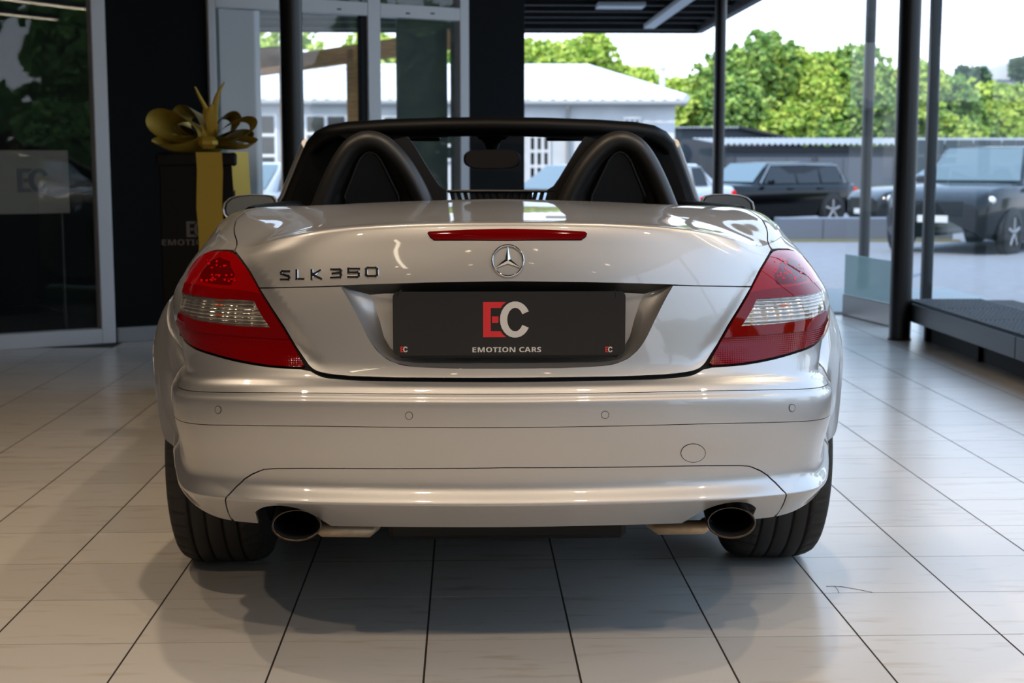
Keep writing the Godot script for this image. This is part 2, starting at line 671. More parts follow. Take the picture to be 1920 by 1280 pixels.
func build_car():
	build_net()
	build_table()
	car = thing("roadster_car", "silver open two-seat roadster parked on the beige tiles", "car")
	var vmax := VK[NROW - 1]
	var s_end := sk(7.0)
	# ---- trunk lid, upper shell with the deck
	var seam := on_skin([1428, 412, 1435, 425, 1438, 437, 1438, 450, 1441, 460, 1445, 468], 2)
	var lid_side := on_skin([1444, 470, 1439, 479, 1422.5, 507, 1409.5, 533, 1408, 536], -4)
	var split := on_skin([1380, 536, 1300, 534.5, 1262, 533, 1200, 531, 1100, 528.5])
	var half := PackedVector2Array([Vector2(0, vmax), Vector2(sk(9), vmax)])
	half.append_array(seam); half.append_array(lid_side); half.append_array(split)
	half.append(Vector2(0, inv(953, 527).y))
	put(panel(both(half)), "trunk_lid", M.paint, car)
	# ---- trunk lid, lower shell round the plate
	var recess_edge := on_skin([1262, 535.5, 1247, 562, 1228, 600, 1208, 640, 1188, 664, 1165, 678, 1130, 686, 1050, 690], 3)
	half = PackedVector2Array([Vector2(0, inv(953, 707.5).y)])
	half.append_array(on_skin([1163, 705, 1244.6, 701.4, 1285, 697, 1303, 693, 1314, 687.5, 1322, 679.5], 2))
	half.append_array(on_skin([1344, 645, 1364, 609.4, 1385, 575.6, 1407, 538.5, 1380, 538, 1300, 536.5], -3))
	half.append_array(recess_edge)
	half.append(Vector2(0, inv(953, 691).y))
	put(panel(both(half), 0.0, .008, .015, .006), "trunk_lid_lower", M.paint, car)
	build_recess()
	inv_lim = sk(7.4)
	# ---- bumper
	var light_low := [1336, 684, 1392.6, 679.8, 1449, 669.5, 1496, 656, 1524, 645, 1540, 629, 1547, 612, 1549, 594]
	half = PackedVector2Array([Vector2(0, inv(953, 716.5).y)])
	half.append_array(on_skin([1224, 711.5, 1285, 706.5, 1305.6, 700.5, 1318, 693], 2))
	half.append_array(on_skin([1336, 689, 1392.6, 684.8, 1449, 674.5, 1496, 661, 1524, 650, 1541, 634, 1548, 616], 2))
	var top_out := half[half.size() - 1]
	half.append(Vector2(s_end, top_out.y))
	half.append(Vector2(s_end, VK[10] + .0008))
	half.append(Vector2(0, VK[10] + .0008))
	put(panel(both(half), 0.0, .008, .02, .005), "bumper_top", M.paint, car)
	half = PackedVector2Array([Vector2(0, VK[6] + .0008), Vector2(s_end, VK[6] + .0008), Vector2(s_end, VK[10] - .0008), Vector2(0, VK[10] - .0008)])
	put(panel(both(half), 0.0, .008, .02, .004), "bumper_strip", M.paint, car)
	half = PackedVector2Array([Vector2(0, VK[6] - .0008), Vector2(s_end, VK[6] - .0008), Vector2(s_end, .0)])
	for k in 12:
		half.append(Vector2(lerpf(s_end, inv(1462, 962).x, (k + 1) / 12.0), 0.0))
	half.append_array(on_skin([1467.5, 950, 1475.5, 929, 1467.5, 917, 1440, 890, 1414, 876, 1386, 871.5, 1280, 872.5], 2))
	half.append(Vector2(0, inv(953, 875.7).y))
	put(panel(both(half), 0.0, .008, .02, .006), "bumper_skin", M.paint, car)
	half = PackedVector2Array([Vector2(0, inv(953, 877.4).y)])
	half.append_array(on_skin([1280, 874.3, 1386, 873.3, 1413, 878, 1438.5, 892, 1465.5, 919, 1473, 929, 1465, 950, 1459.5, 960], 2))
	var vq := inv(1459, 961)
	half.append(Vector2(vq.x, 0))
	half.append(Vector2(inv(1421, 961).x, 0))
	half.append_array(on_skin([1418, 952.5, 1407.5, 944.5, 1386, 941, 1360, 943, 1328, 952.5, 1301, 967], 2))
	half.append(Vector2(inv(1281, 977).x, 0))
	half.append(Vector2(0, 0))
	put(panel(both(half), 0.0, .006, .015, .0045), "rear_valance", M.paint, car)
	# parking sensors and towing cover, set in thin dark rings
	for q in [[1134.5, 777.5, 6.4], [1485, 764.5, 5.6], [767, 779, 6.4], [409, 768, 5.6]]:
		var sn := subnode("parking_sensor", car)
		var rx: float = q[2] if absf(q[0] - 950) < 300 else q[2] * .92
		put(panel(ellipse_px(q[0], q[1], rx + 1.0, 7.6), .0004, .0, .004, .004), "ring", M.gap, sn)
		put(panel(ellipse_px(q[0], q[1], rx, 6.6), .0009, .001, .004, .004), "sensor_cap", M.paint, sn)
	var tow := subnode("towing_cover", car)
	put(panel(ellipse_px(1299.5, 849, 23.6, 17.8), .0004, .0, .006, .006), "ring", M.gap, tow)
	put(panel(ellipse_px(1299.5, 849, 22.4, 16.7), .0009, .001, .006, .006), "cover", M.paint, tow)
	# ---- tail lights and the panels round them
	var low := on_skin(light_low, 2)
	var outer := on_skin([1549, 590, 1546, 574, 1540.5, 546, 1536.5, 535, 1532, 522, 1521, 500, 1505, 480.7, 1494, 473], 2)
	var inner := on_skin([1477, 469.8, 1458, 469.8, 1448.5, 473, 1443, 480, 1427, 507, 1413.5, 533, 1410, 540.5, 1389, 576.5, 1368, 611, 1348, 647, 1330.5, 680], -3)
	var L := low.duplicate()
	L.append_array(outer); L.append_array(inner)
	L = tidy(L)
	inv_lim = 99.0
	var fen := PackedVector2Array([Vector2(sk(9) + .004, vmax), Vector2(sk(14), vmax), Vector2(sk(14), 0), Vector2(sk(13) + .002, 0), Vector2(sk(13) + .002, VK[12] + .0015), Vector2(s_end + .002, VK[12] + .0015)])
	fen.append(Vector2(s_end + .002, top_out.y + .0015))
	fen.append(Vector2(top_out.x + .004, top_out.y + .0015))
	for p in outer:
		if p.y > top_out.y + .006:
			fen.append(p + Vector2(.0045, 0.0 if p.x > sk(5) else .002))
	fen.append_array(on_skin([1478, 465.8, 1459, 465.5, 1448.5, 466.5, 1443.2, 459, 1440.2, 450, 1440.2, 437, 1437.2, 424, 1430.2, 411.5]))
	var flare := PackedVector2Array([Vector2(s_end + .002, 0), Vector2(sk(13), 0), Vector2(sk(13), VK[12]), Vector2(s_end + .002, VK[12])])
	var back := PackedVector2Array([inv(1285, 722), inv(1300, 690), inv(1385, 545), inv(1420, 470), inv(1424, 440), inv(1415, 412), Vector2(sk(8.4), vmax), Vector2(sk(9.6), vmax), inv(1442, 412), inv(1452, 440), inv(1475, 458), inv(1500, 470) + Vector2(.02, 0), Vector2(s_end + .02, VK[15]), Vector2(s_end + .02, .02), Vector2(s_end - .02, .02), Vector2(s_end - .02, VK[12])])
	for side in [1, -1]:
		put(panel(fen if side > 0 else mirror(fen), 0.0, .008, .025, .01), "rear_fender", M.paint, car)
		put(panel(flare if side > 0 else mirror(flare), .003, .008, .025, .01), "wheel_arch_flare", M.paint, car)
		put(panel(back if side > 0 else mirror(back), -.011, 0.0, .03, .015), "seam_backing", M.gap, car)
		build_tail_light(L, side)
	put(panel(both(PackedVector2Array([Vector2(0, .06), Vector2(s_end, .06), Vector2(s_end, VK[13]), Vector2(0, VK[13] + .003)])), -.012, 0.0, .03, .012), "seam_backing", M.gap, car)
	# ---- high brake light, star, lettering, number plate
	var hb := subnode("high_brake_light", car)
	var hp := on_skin([801, 437, 804, 434, 886, 430, 950, 428.6, 1028, 430.4, 1097, 434, 1101, 438, 1098.7, 444.5, 1090, 450.4, 950, 451.6, 813.6, 450.7, 806.6, 446])
	put(panel(hp, .0005, .003, .01, .004), "bezel", M.gap, hb)
	var hp2 := on_skin([803, 437.5, 806, 435.3, 886, 431.3, 950, 430, 1028, 431.7, 1096, 435.3, 1099, 438.3, 1096.5, 444, 1089, 449.2, 950, 450.4, 814.5, 449.5, 808.5, 445.5])
	var vmid := inv(950, 440).y
	put(panel(hp2, .002, .003, .01, .003, "crown", vmid), "lens", M.red_lens_deep, hb)
	build_star()
	build_letters()
	build_plate()
	build_exhaust()
	build_cabin()
	build_front()
	build_wheels()

func recess_pts(a: Vector3, b: Vector3, n: Vector3, sx: float, arr: Array, kind: int):
	var m := Vector3(sx, 1, 1)
	var pa := a * m
	var pb := b * m
	var nn := n * m
	if kind == 0:
		arr[0].append(pa)
		arr[1].append(pa.lerp(pb, .06) - nn * .004)
		arr[2].append(pa.lerp(pb, .35) - nn * .010)
		arr[3].append(pa.lerp(pb, .80) - nn * .003)
		arr[4].append(pb)
	else:
		arr[0].append(pa - nn * .002)
		arr[1].append(pa.lerp(pb, .4) - nn * .004)
		arr[2].append(pb)

func build_recess():
	var a := [953, 528, 1050, 529, 1150, 530.5, 1230, 532.5, 1262, 534, 1247, 562, 1228, 600, 1208, 640, 1188, 664, 1165, 678, 1130, 686, 1050, 690, 953, 691]
	var b := [953, 547, 1040, 547.5, 1120, 548, 1180, 549, 1207, 551, 1199, 568, 1189, 600, 1181, 630, 1170, 650, 1154, 661, 1120, 667, 1045, 669, 953, 670]
	var ra := PackedVector3Array()
	var rb := PackedVector3Array()
	var na := PackedVector3Array()
	for k in range(0, a.size(), 2):
		var sv := inv(a[k], a[k + 1])
		if k == 0 or k == a.size() - 2:
			sv.x = 0
		ra.append(skin(sv.x, sv.y)); na.append(skin_n(sv.x, sv.y))
		var p := onz(b[k], b[k + 1], -3.082)
		if k == 0 or k == a.size() - 2:
			p.x = 0
		rb.append(p)
	var n := ra.size()
	var rows := [PackedVector3Array(), PackedVector3Array(), PackedVector3Array(), PackedVector3Array(), PackedVector3Array()]
	var strip := [PackedVector3Array(), PackedVector3Array(), PackedVector3Array()]
	# sides and bottom, from the top corner on one side to the other
	for i in range(4, n):
		recess_pts(ra[i], rb[i], na[i], 1.0, rows, 0)
	for i in range(n - 2, 3, -1):
		recess_pts(ra[i], rb[i], na[i], -1.0, rows, 0)
	var mb := MB.new()
	mb.grid(rows)
	# floor of the recess
	var ring := PackedVector3Array()
	for i in n:
		ring.append(rb[i])
	for i in range(n - 2, 0, -1):
		ring.append(mir(rb[i]))
	var cen := Vector3(0, .735, -3.086)
	for i in ring.size():
		mb.tri(cen, ring[i], ring[(i + 1) % ring.size()], Vector3.BACK)
	var rec := put(mb, "plate_recess", M.paint, car)
	for i in range(4, -1, -1):
		recess_pts(ra[i], rb[i], na[i], 1.0, strip, 1)
	for i in range(1, 5):
		recess_pts(ra[i], rb[i], na[i], -1.0, strip, 1)
	var g := MB.new()
	g.grid(strip)
	put(g, "grip_strip", M.plastic, rec)

func build_tail_light(L: PackedVector2Array, side: int):
	var t := subnode("tail_light", car)
	inv_lim = sk(7.4)
	var b1 := on_skin([1428, 544, 1458, 540, 1505, 533, 1534, 527.5])
	var b4 := on_skin([1376, 632, 1449, 626, 1514, 619, 1546, 606])
	var clear := on_skin([1417, 561.6, 1467, 558, 1497.6, 555, 1537, 546.5], 1)
	clear.append(clear[clear.size() - 1] + Vector2(.12, .0))
	var cl2 := on_skin([1544, 583, 1514.5, 598, 1449, 607.5, 1389, 611], 1)
	clear.append(cl2[0] + Vector2(.12, .0))
	clear.append_array(cl2)
	var upper := PackedVector2Array([b1[0] + Vector2(-.12, -.02)])
	upper.append_array(b1)
	upper.append(b1[b1.size() - 1] + Vector2(.3, 0.0))
	upper.append(Vector2(2.0, VK[20])); upper.append(Vector2(0, VK[20]))
	var lower := PackedVector2Array([b4[0] + Vector2(-.2, .0)])
	lower.append_array(b4)
	lower.append(b4[b4.size() - 1] + Vector2(.3, 0.01))
	lower.append(Vector2(2.0, .2)); lower.append(Vector2(0, .2))
	var dome := common(L, upper)
	var foot := common(L, lower)
	var mid := cut(cut(cut(L, upper), lower), clear)
	clear = common(L, clear)
	put(panel((L if side > 0 else mirror(L)), -.006, 0.0, .02, .01), "housing", M.lamp_inside, t)
	put(panel((dome if side > 0 else mirror(dome)), .0015, .006, .015, .006), "upper_red_lens", M.red_lens, t)
	put(panel((mid if side > 0 else mirror(mid)), .0032, .006, .015, .006), "middle_red_lens", M.red_lens_deep, t)
	put(panel((foot if side > 0 else mirror(foot)), .0010, .006, .0015, .0011, "grid"), "lower_red_lens", M.red_lens_deep, t)
	put(panel((clear if side > 0 else mirror(clear)), .0022, .005, .012, .006), "clear_lens", M.clear_lens, t)
	# ribbed reflector behind the clear band
	var ribs := panel((clear if side > 0 else mirror(clear)), -.0035, 0.0, .01, .0011, "ribs")
	put(ribs, "reflector", M.reflector, t)
	# amber bulb cap and prism facets
	var blobs := [[1470, 572, 8, 2.4]] if side > 0 else [[411, 562, 10, 2.6], [411, 571, 9, 2.2], [409, 590, 7, 1.9]]
	for q in blobs:
		put(panel(ellipse_px(q[0], q[1], q[2], q[3], 14), -.0018, .0, .006, .0011, "ribs"), "amber_bulb", M.amber, t)
	var bowl := on_skin([1462, 492, 1478, 484, 1496, 490, 1508, 508, 1513, 526, 1490, 531, 1455, 534, 1450, 515]) if side > 0 else on_skin([432, 490, 412, 483, 394, 490, 380, 508, 374, 527, 396, 532, 434, 535, 442, 514])
	put(panel(bowl, .0016, .0, .01, .005), "reflector_bowl", M.red_dark, t)
	rng.seed = 40 + side
	for k in 30:
		var cx := rng.randf_range(1452, 1506)
		var cy := rng.randf_range(487, 528)
		if side < 0:
			cx = 1893.0 - cx - rng.randf_range(-2, 12)
		var r := rng.randf_range(1.2, 3.2)
		put(panel(ellipse_px(cx, cy, r, r * rng.randf_range(.5, 1.1), 5), .0019, .0, .006, .004), "prism_facet", M.red_bright, t)

func build_star():
	inv_lim = 99.0
	var t := subnode("star_emblem", car)
	var sv := inv(951.8, 488.8)
	var n := skin_n(0, sv.y)
	var o := skin(0, sv.y) + n * .003
	var ux := Vector3.RIGHT
	var uy := n.cross(ux).normalized()
	var R := .0328
	var ring := MB.new()
	var rows := []
	for k in 49:
		var th := TAU * k / 48.0
		var e := ux * cos(th) + uy * sin(th)
		var row := PackedVector3Array()
		for q in 11:
			var ph := TAU * q / 10.0
			row.append(o + e * (R + cos(ph) * .0022) + n * sin(ph) * .0022)
		rows.append(row)
	ring.grid(rows)
	put(ring, "ring", M.chrome, t)
	for k in 3:
		var th := PI / 2 + TAU * k / 3.0
		var e := ux * cos(th) + uy * sin(th)
		var sd := n.cross(e)
		var arm := MB.new()
		var tip := o + e * (R - .001)
		var c := o + n * .004
		for s in [-1.0, 1.0]:
			var e2: Vector3 = (e * cos(PI / 3) + sd * s * sin(PI / 3))
			var base: Vector3 = o + e2 * .0062
			arm.tri(c, tip, base, n + sd * s)
			arm.tri(o - n * .002, tip, base, -n)
		put(arm, "arm", M.chrome, t)

func build_letters():
	var t := subnode("model_lettering", car)
	var strokes := {
		"S": [[[1, 1], [.15, 1], [0, .85], [.05, .65], [.9, .42], [1, .25], [.9, 0], [0, 0]]],
		"L": [[[0, 1], [0, 0], [.9, 0]]],
		"K": [[[0, 1], [0, 0]], [[.85, 1], [.12, .48], [.95, 0]]],
		"3": [[[0, 1], [.85, 1], [1, .85], [.95, .6], [.15, .52]], [[.9, .52], [1, .35], [.9, .05], [0, 0]]],
		"5": [[[1, 1], [0, 1], [0, .55], [.85, .55], [1, .4], [1, .15], [.85, 0], [0, 0]]],
		"0": [[[.15, 1], [.85, 1], [1, .85], [1, .15], [.85, 0], [.15, 0], [0, .15], [0, .85], [.15, 1]]],
	}
	var spots := [["S", 528, 543.5, 526.5], ["L", 557, 571, 525.3], ["K", 585, 603.5, 524.8], ["3", 622, 640, 522.8], ["5", 654, 673.5, 521.5], ["0", 687, 707.5, 519.7]]
	for q in spots:
		var mb := MB.new()
		for line in strokes[q[0]]:
			var pts := []
			for c in line:
				var px := lerpf(q[1], q[2], c[0])
				var py: float = q[3] - 2.0 - 15.5 * c[1] - (px - 617.0) * .0
				pts.append(inv(px, py))
			for k in pts.size() - 1:
				var a: Vector2 = pts[k]; var b: Vector2 = pts[k + 1]
				var na := skin_n(a.x, a.y); var nb := skin_n(b.x, b.y)
				var pa := skin(a.x, a.y); var pb := skin(b.x, b.y)
				var dir := (pb - pa).normalized()
				var sd := dir.cross(na).normalized() * .0035
				pa -= dir * .0026; pb += dir * .0026
				var h := .0032
				# bevelled bar: wide foot, narrower top
				var r0 := [pa + sd, pa + sd * .62 + na * h, pa - sd * .62 + na * h, pa - sd]
				var r1 := [pb + sd, pb + sd * .62 + nb * h, pb - sd * .62 + nb * h, pb - sd]
				for e in 3:
					mb.quad(r0[e], r1[e], r1[e + 1], r0[e + 1], [sd, na, -sd][e])
				mb.quad(r0[0], r0[1], r0[2], r0[3], -dir)
				mb.quad(r1[0], r1[1], r1[2], r1[3], dir)
		put(mb, "chrome_character", M.chrome, t)

func round_rect(x0: float, y0: float, x1: float, y1: float, r: float, n := 5) -> PackedVector2Array:
	var o := PackedVector2Array()
	for q in [[x1 - r, y1 - r, 0.0], [x0 + r, y1 - r, PI / 2], [x0 + r, y0 + r, PI], [x1 - r, y0 + r, PI * 1.5]]:
		for k in n + 1:
			var a: float = q[2] + PI / 2 * k / n
			o.append(Vector2(q[0] + cos(a) * r, q[1] + sin(a) * r))
	return o

func px_poly(a: Array, z: float) -> PackedVector2Array:
	var o := PackedVector2Array()
	for k in range(0, a.size(), 2):
		var p := onz(a[k], a[k + 1], z)
		o.append(Vector2(p.x, p.y))
	return o

func logo_ec(parent: Node, x: float, y: float, h: float, z: float, ml: Material, mr: Material, th := .0006):
	# E with a square bar and a C over its right side; x, y: lower left corner, h: height
	var t := Transform3D(Basis(), Vector3(0, 0, z))
	var e := MB.new()
	for r in [[0, 0, .215, 1], [.25, .41, .43, .59]]:
		e.prism(PackedVector2Array([Vector2(x + r[0] * h, y + r[1] * h), Vector2(x + r[2] * h, y + r[1] * h), Vector2(x + r[2] * h, y + r[3] * h), Vector2(x + r[0] * h, y + r[3] * h)]), th, t)
	for sy in [1.0, -1.0]:
		var arm := PackedVector2Array()
		for r in [[.215, .5], [.65, .5], [.55, .415], [.50, .33], [.215, .33]]:
			arm.append(Vector2(x + r[0] * h, y + (.5 + sy * r[1]) * h))
		e.prism(arm, th, t)
	put(e, "letter", mr, parent)
	var c := MB.new()
	var ce := Vector2(x + .905 * h, y + .5 * h)
	var n := 22
	var a0 := deg_to_rad(27)
	var a1 := deg_to_rad(333)
	for k in n:
		var q := PackedVector2Array()
		for w in [[k, 1], [k + 1, 1], [k + 1, 0], [k, 0]]:
			var a: float = lerpf(a0, a1, float(w[0]) / n)
			var rx: float = (.43 if w[1] == 1 else .225) * h
			var ry: float = (.515 if w[1] == 1 else .335) * h
			q.append(ce + Vector2(cos(a) * rx, sin(a) * ry))
		c.prism(q, th * 1.6, t)
	put(c, "letter", ml, parent)

func text_mesh(s: String, h: float, depth: float, bold := true) -> TextMesh:
	var f := SystemFont.new()
	f.font_names = PackedStringArray(["Droid Sans"])
	f.font_weight = 700 if bold else 400
	var m := TextMesh.new()
	m.text = s
	m.font = f
	m.font_size = 64
	m.pixel_size = h / 46.0
	m.depth = depth
	m.curve_step = 2.0
	return m

func build_plate():
	var z := -3.040
	var p := subnode("number_plate", car)
	var tl := onz(736, 547, z)
	var br := onz(1172, 665, z)
	var mb := MB.new()
	mb.prism(round_rect(tl.x, br.y, br.x, tl.y, .012), .0035, Transform3D(Basis(), Vector3(0, 0, z - .0035)))
	put(mb, "plate_board", M.plate, p)
	var a := onz(906, 632, z)
	var b := onz(906, 566, z)
	logo_ec(p, a.x, a.y, b.y - a.y, z, M.plate_white, M.plate_red)
	for q in [751, 1135]:
		var a2 := onz(q, 660, z)
		logo_ec(p, a2.x, a2.y, .0118, z, M.plate_white, M.plate_red)
	var tm := put_mesh(text_mesh("EMOTION CARS", .0105, .0008), "lettering", M.plate_white, p)
	tm.position = onz(950, 655.5, z) + Vector3(0, 0, .0004)
	tm.scale = Vector3(1.38, 1, 1)
	# tie straps at the upper corners
	for q in [[745, 552, 752, 544], [1156, 553, 1153, 544]]:
		var st := MB.new()
		st.tube([onz(q[0], q[1] + 4, z + .002), onz((q[0] + q[2]) * .5, (q[1] + q[3]) * .5, z + .003), onz(q[2], q[3], z + .001), onz(q[2], q[3], z - .03)], .0014, 6)
		put(st, "tie_strap", M.rubber, p)
	# backing frame
	var fr := MB.new()
	fr.prism(round_rect(tl.x + .012, br.y - .006, br.x - .012, tl.y - .01, .008), .008, Transform3D(Basis(), Vector3(0, 0, z - .014)))
	put(fr, "plate_holder", M.rubber, p)

func build_exhaust():
	for side in [1, -1]:
		var t := subnode("exhaust_tip", car)
		var c := onz(1371, 979, -3.055) if side > 0 else onz(556, 984, -3.055)
		var out := MB.new()
		var inn := MB.new()
		var rows := []
		var rin := []
		var prof := [[-.34, .80], [-.20, .94], [-.06, 1.0], [-.01, 1.0], [.0, .985], [.002, .955], [-.002, .93]]
		var pin := [[-.002, .93], [-.01, .88], [-.10, .84], [-.22, .80]]
		for pr in [[prof, rows], [pin, rin]]:
			for q in pr[0]:
				var ring := PackedVector3Array()
				for k in 41:
					var th := TAU * k / 40.0
					ring.append(c + Vector3(cos(th) * .0535 * q[1] - side * q[0] * .10, sin(th) * .0325 * q[1] + q[0] * .06, q[0] + sin(th) * -.010))
				pr[1].append(ring)
		out.grid(rows)
		inn.grid(rin)
		var e: PackedVector3Array = rin[rin.size() - 1]
		for k in 40:
			inn.tri(c + Vector3(side * .022, -.013, -.22), e[k], e[k + 1], Vector3.BACK)
		put(out, "tip_sleeve", M.tip, t)
		var rim := MB.new()
		var rr := []
		for k in 41:
			var th := TAU * k / 40.0
			rr.append(c + Vector3(cos(th) * .0535 * .965, sin(th) * .0325 * .955, .001 + sin(th) * -.010))
		rim.tube(rr, .0026, 8, false)
		put(rim, "tip_rim", M.tip_rim, t)
		put(inn, "tip_bore", M.soot, t)
		var pipe := MB.new()
		var b := onz(1318, 988, -3.12) if side > 0 else onz(606, 993, -3.12)
		var e2 := onz(1236, 989, -3.16) if side > 0 else onz(690, 994, -3.16)
		pipe.tube([b + Vector3(side * .012, 0, -.03), b, b.lerp(e2, .5), e2, e2 + Vector3(-side * .012, .004, -.03), e2 + Vector3(-side * .015, .01, -.12)], [.0155, .0158, .0158, .0158, .0150, .013], 16)
		put(pipe, "pipe", M.pipe, t)
	var tray := MB.new()
	var a := onz(728, 1015, -3.30)
	var b2 := onz(1175, 1013, -3.30)
	tray.box(Vector3(b2.x - a.x, .10, .25), Transform3D(Basis(), Vector3((a.x + b2.x) * .5, a.y + .05, -3.43)), .012)
	put(tray, "underbody_tray", M.underbody, car)
	var pan := MB.new()
	pan.box(Vector3(1.16, .15, 3.0), Transform3D(Basis(), Vector3(0, .215, -5.35)), .01)
	put(pan, "floor_pan", M.underbody, car)
	for s in [1, -1]:
		var sl := MB.new()
		sl.box(Vector3(.26, .10, 1.72), Transform3D(Basis(), Vector3(.70 * s, .205, -5.12)), .02)
		put(sl, "side_sill", M.underbody, car)
	for q in [[-1, -3.90], [1, -3.90], [-1, -6.26], [1, -6.26]]:
		var w := MB.new()
		# wheel housing: half drum over the wheel
		lathe(w, [[0.0, .345], [.24, .345], [.26, .30], [.27, .02]], Vector3(q[0] * .80, .315, q[1]), Vector3(-q[0], 0, 0), 24, PI * 1.12, PI * 1.88)
		put(w, "wheel_housing", M.underbody, car)


func build_cabin():
	var zr := -4.35
	for side in [1, -1]:
		var t := subnode("roll_hoop", car)
		var path := [Vector2(1262, 392), Vector2(1243, 345), Vector2(1222, 303), Vector2(1200, 275), Vector2(1172, 264), Vector2(1143, 274), Vector2(1112, 306), Vector2(1086, 348), Vector2(1066, 392)]
		var rows := []
		var fine := []
		for k in path.size() - 1:
			for q in 4:
				fine.append(path[k].cubic_interpolate(path[k + 1], path[maxi(k - 1, 0)], path[mini(k + 2, path.size() - 1)], q / 4.0))
		fine.append(path[path.size() - 1])
		var pts := []
		for q in fine:
			var p := onz(q.x - 8, q.y, zr)
			pts.append(Vector3(p.x * side, p.y, p.z))
		var mb := MB.new()
		for k in pts.size():
			var d: Vector3 = (pts[mini(k + 1, pts.size() - 1)] - pts[maxi(k - 1, 0)]).normalized()
			var a := d.cross(Vector3.BACK).normalized()
			var ring := PackedVector3Array()
			for q in 17:
				var th := TAU * q / 16.0
				ring.append(pts[k] + a * cos(th) * .030 + Vector3.BACK * sin(th) * .05)
			rows.append(ring)
		mb.grid(rows)
		put(mb, "hoop", M.leather, t)
		# inner filler with rim and mesh insert
		var tri := []
		for q in [[1116, 384], [1118, 366], [1150, 300], [1160, 288], [1170, 284.5], [1180, 288], [1190, 300], [1217, 366], [1215, 384]]:
			var p := onz(q[0] - 8, q[1], zr + .012)
			tri.append(Vector3(p.x * side, p.y, p.z))
		var fil := MB.new()
		var n2 := pts.size()
		for k in n2 - 1:
			var f0: Vector3 = tri[int(round(float(n2 - 1 - k) / (n2 - 1) * (tri.size() - 1)))]
			var f1: Vector3 = tri[int(round(float(n2 - 2 - k) / (n2 - 1) * (tri.size() - 1)))]
			fil.quad(pts[k], pts[k + 1], f1 - Vector3(0, 0, .03), f0 - Vector3(0, 0, .03), Vector3.BACK)
		put(fil, "filler", M.leather, t)
		var rim := MB.new()
		var loop := tri.duplicate()
		loop.append(tri[0])
		rim.tube(loop, .0045, 8)
		put(rim, "insert_rim", M.leather, t)
		var ins := MB.new()
		var cen := Vector3.ZERO
		for p in tri:
			cen += p / tri.size()
		for k in tri.size():
			ins.tri(cen, tri[k], tri[(k + 1) % tri.size()], Vector3.BACK)
		put(ins, "mesh_insert", M.mesh_cloth, t)
		# frame between hoop and the clear wind stop
		var fr := MB.new()
		var poly := px_poly([1124, 262, 1098, 256, 1086, 272, 1048, 335, 1038, 349, 1026, 356, 1026, 382, 1070, 384, 1092, 340, 1122, 290], -4.40)
		var tf := Transform3D(Basis(), Vector3(0, 0, -4.42))
		if side < 0:
			for k in poly.size():
				poly[k].x = -poly[k].x + .012
		fr.prism(poly, .035, tf)
		put(fr, "wind_stop_frame", M.leather, car)
	# sill of the wind stop with slots
	var bar := MB.new()
	var l := onz(848, 356, -4.40)
	var r := onz(1032, 361, -4.40)
	bar.box(Vector3(r.x - l.x + .03, l.y - r.y, .03), Transform3D(Basis(), (l + r) * .5), .003)
	put(bar, "wind_stop_sill", M.leather, car)
	var fill := MB.new()
	fill.prism(px_poly([884, 358, 998, 358, 998, 386, 884, 386], -4.40), .012, Transform3D(Basis(), Vector3(0, 0, -4.412)))
	put(fill, "wind_stop_panel", M.leather, car)
	for k in 15:
		var slat := MB.new()
		var pa := onz(850 + k * 12.6, 360, -4.40)
		slat.box(Vector3(.012, .05, .012), Transform3D(Basis(Vector3.BACK, .25 if k < 8 else -.25), pa - Vector3(0, .022, 0)), .002)
		put(slat, "sill_slat", M.leather, car)
	# windscreen frame: black inside, silver outside
	var px := [1304, 402, -5.70, 1290, 378, -5.60, 1276, 340, -5.46, 1262, 302, -5.33, 1252, 276, -5.25, 1240, 261, -5.21, 1222, 251.5, -5.18, 1190, 246, -5.16, 1120, 241.5, -5.13, 1020, 238, -5.11, 925, 237, -5.10]
	var path3 := []
	for k in range(0, px.size(), 3):
		path3.append(onz(px[k], px[k + 1], px[k + 2]))
	path3[path3.size() - 1].x = .005
	var all := path3.duplicate()
	for k in range(path3.size() - 2, -1, -1):
		all.append(mir(path3[k]) + Vector3(.01, 0, 0))
	var wf := MB.new()
	var rows2 := []
	for k in all.size():
		var d: Vector3 = (all[mini(k + 1, all.size() - 1)] - all[maxi(k - 1, 0)]).normalized()
		var a := d.cross(Vector3.BACK).normalized()
		var b := Vector3.BACK
		var ring := PackedVector3Array()
		for q in 13:
			var th := TAU * q / 12.0
			ring.append(all[k] + a * cos(th) * .033 + b * sin(th) * .045)
		rows2.append(ring)
	wf.grid(rows2)
	wf.prism(px_poly([636, 252, 700, 246, 790, 240, 925, 237, 1050, 239, 1140, 244, 1212, 252, 1190, 272, 1100, 262, 1010, 256.5, 925, 254.5, 850, 256, 765, 260, 668, 274], -5.12), -.05, Transform3D(Basis(), Vector3(0, 0, -5.10)))
	put(wf, "windscreen_frame", M.black_trim, car)
	for s in [1, -1]:
		var pl := MB.new()
		var q := []
		for k in 5:
			var p: Vector3 = all[k] if s > 0 else all[all.size() - 1 - k]
			q.append(p + Vector3(.026 * s, .012, -.035))
		pl.tube(q, .022, 10)
		put(pl, "windscreen_pillar", M.paint, car)
		# sun visor
		var vis := MB.new()
		var vp := onz(1130 if s > 0 else 720, 262, -5.16)
		vis.box(Vector3(.40, .012, .10), Transform3D(Basis(Vector3.RIGHT, .25), vp + Vector3(0, .012, -.05)), .005)
		put(vis, "sun_visor", M.black_trim, car)
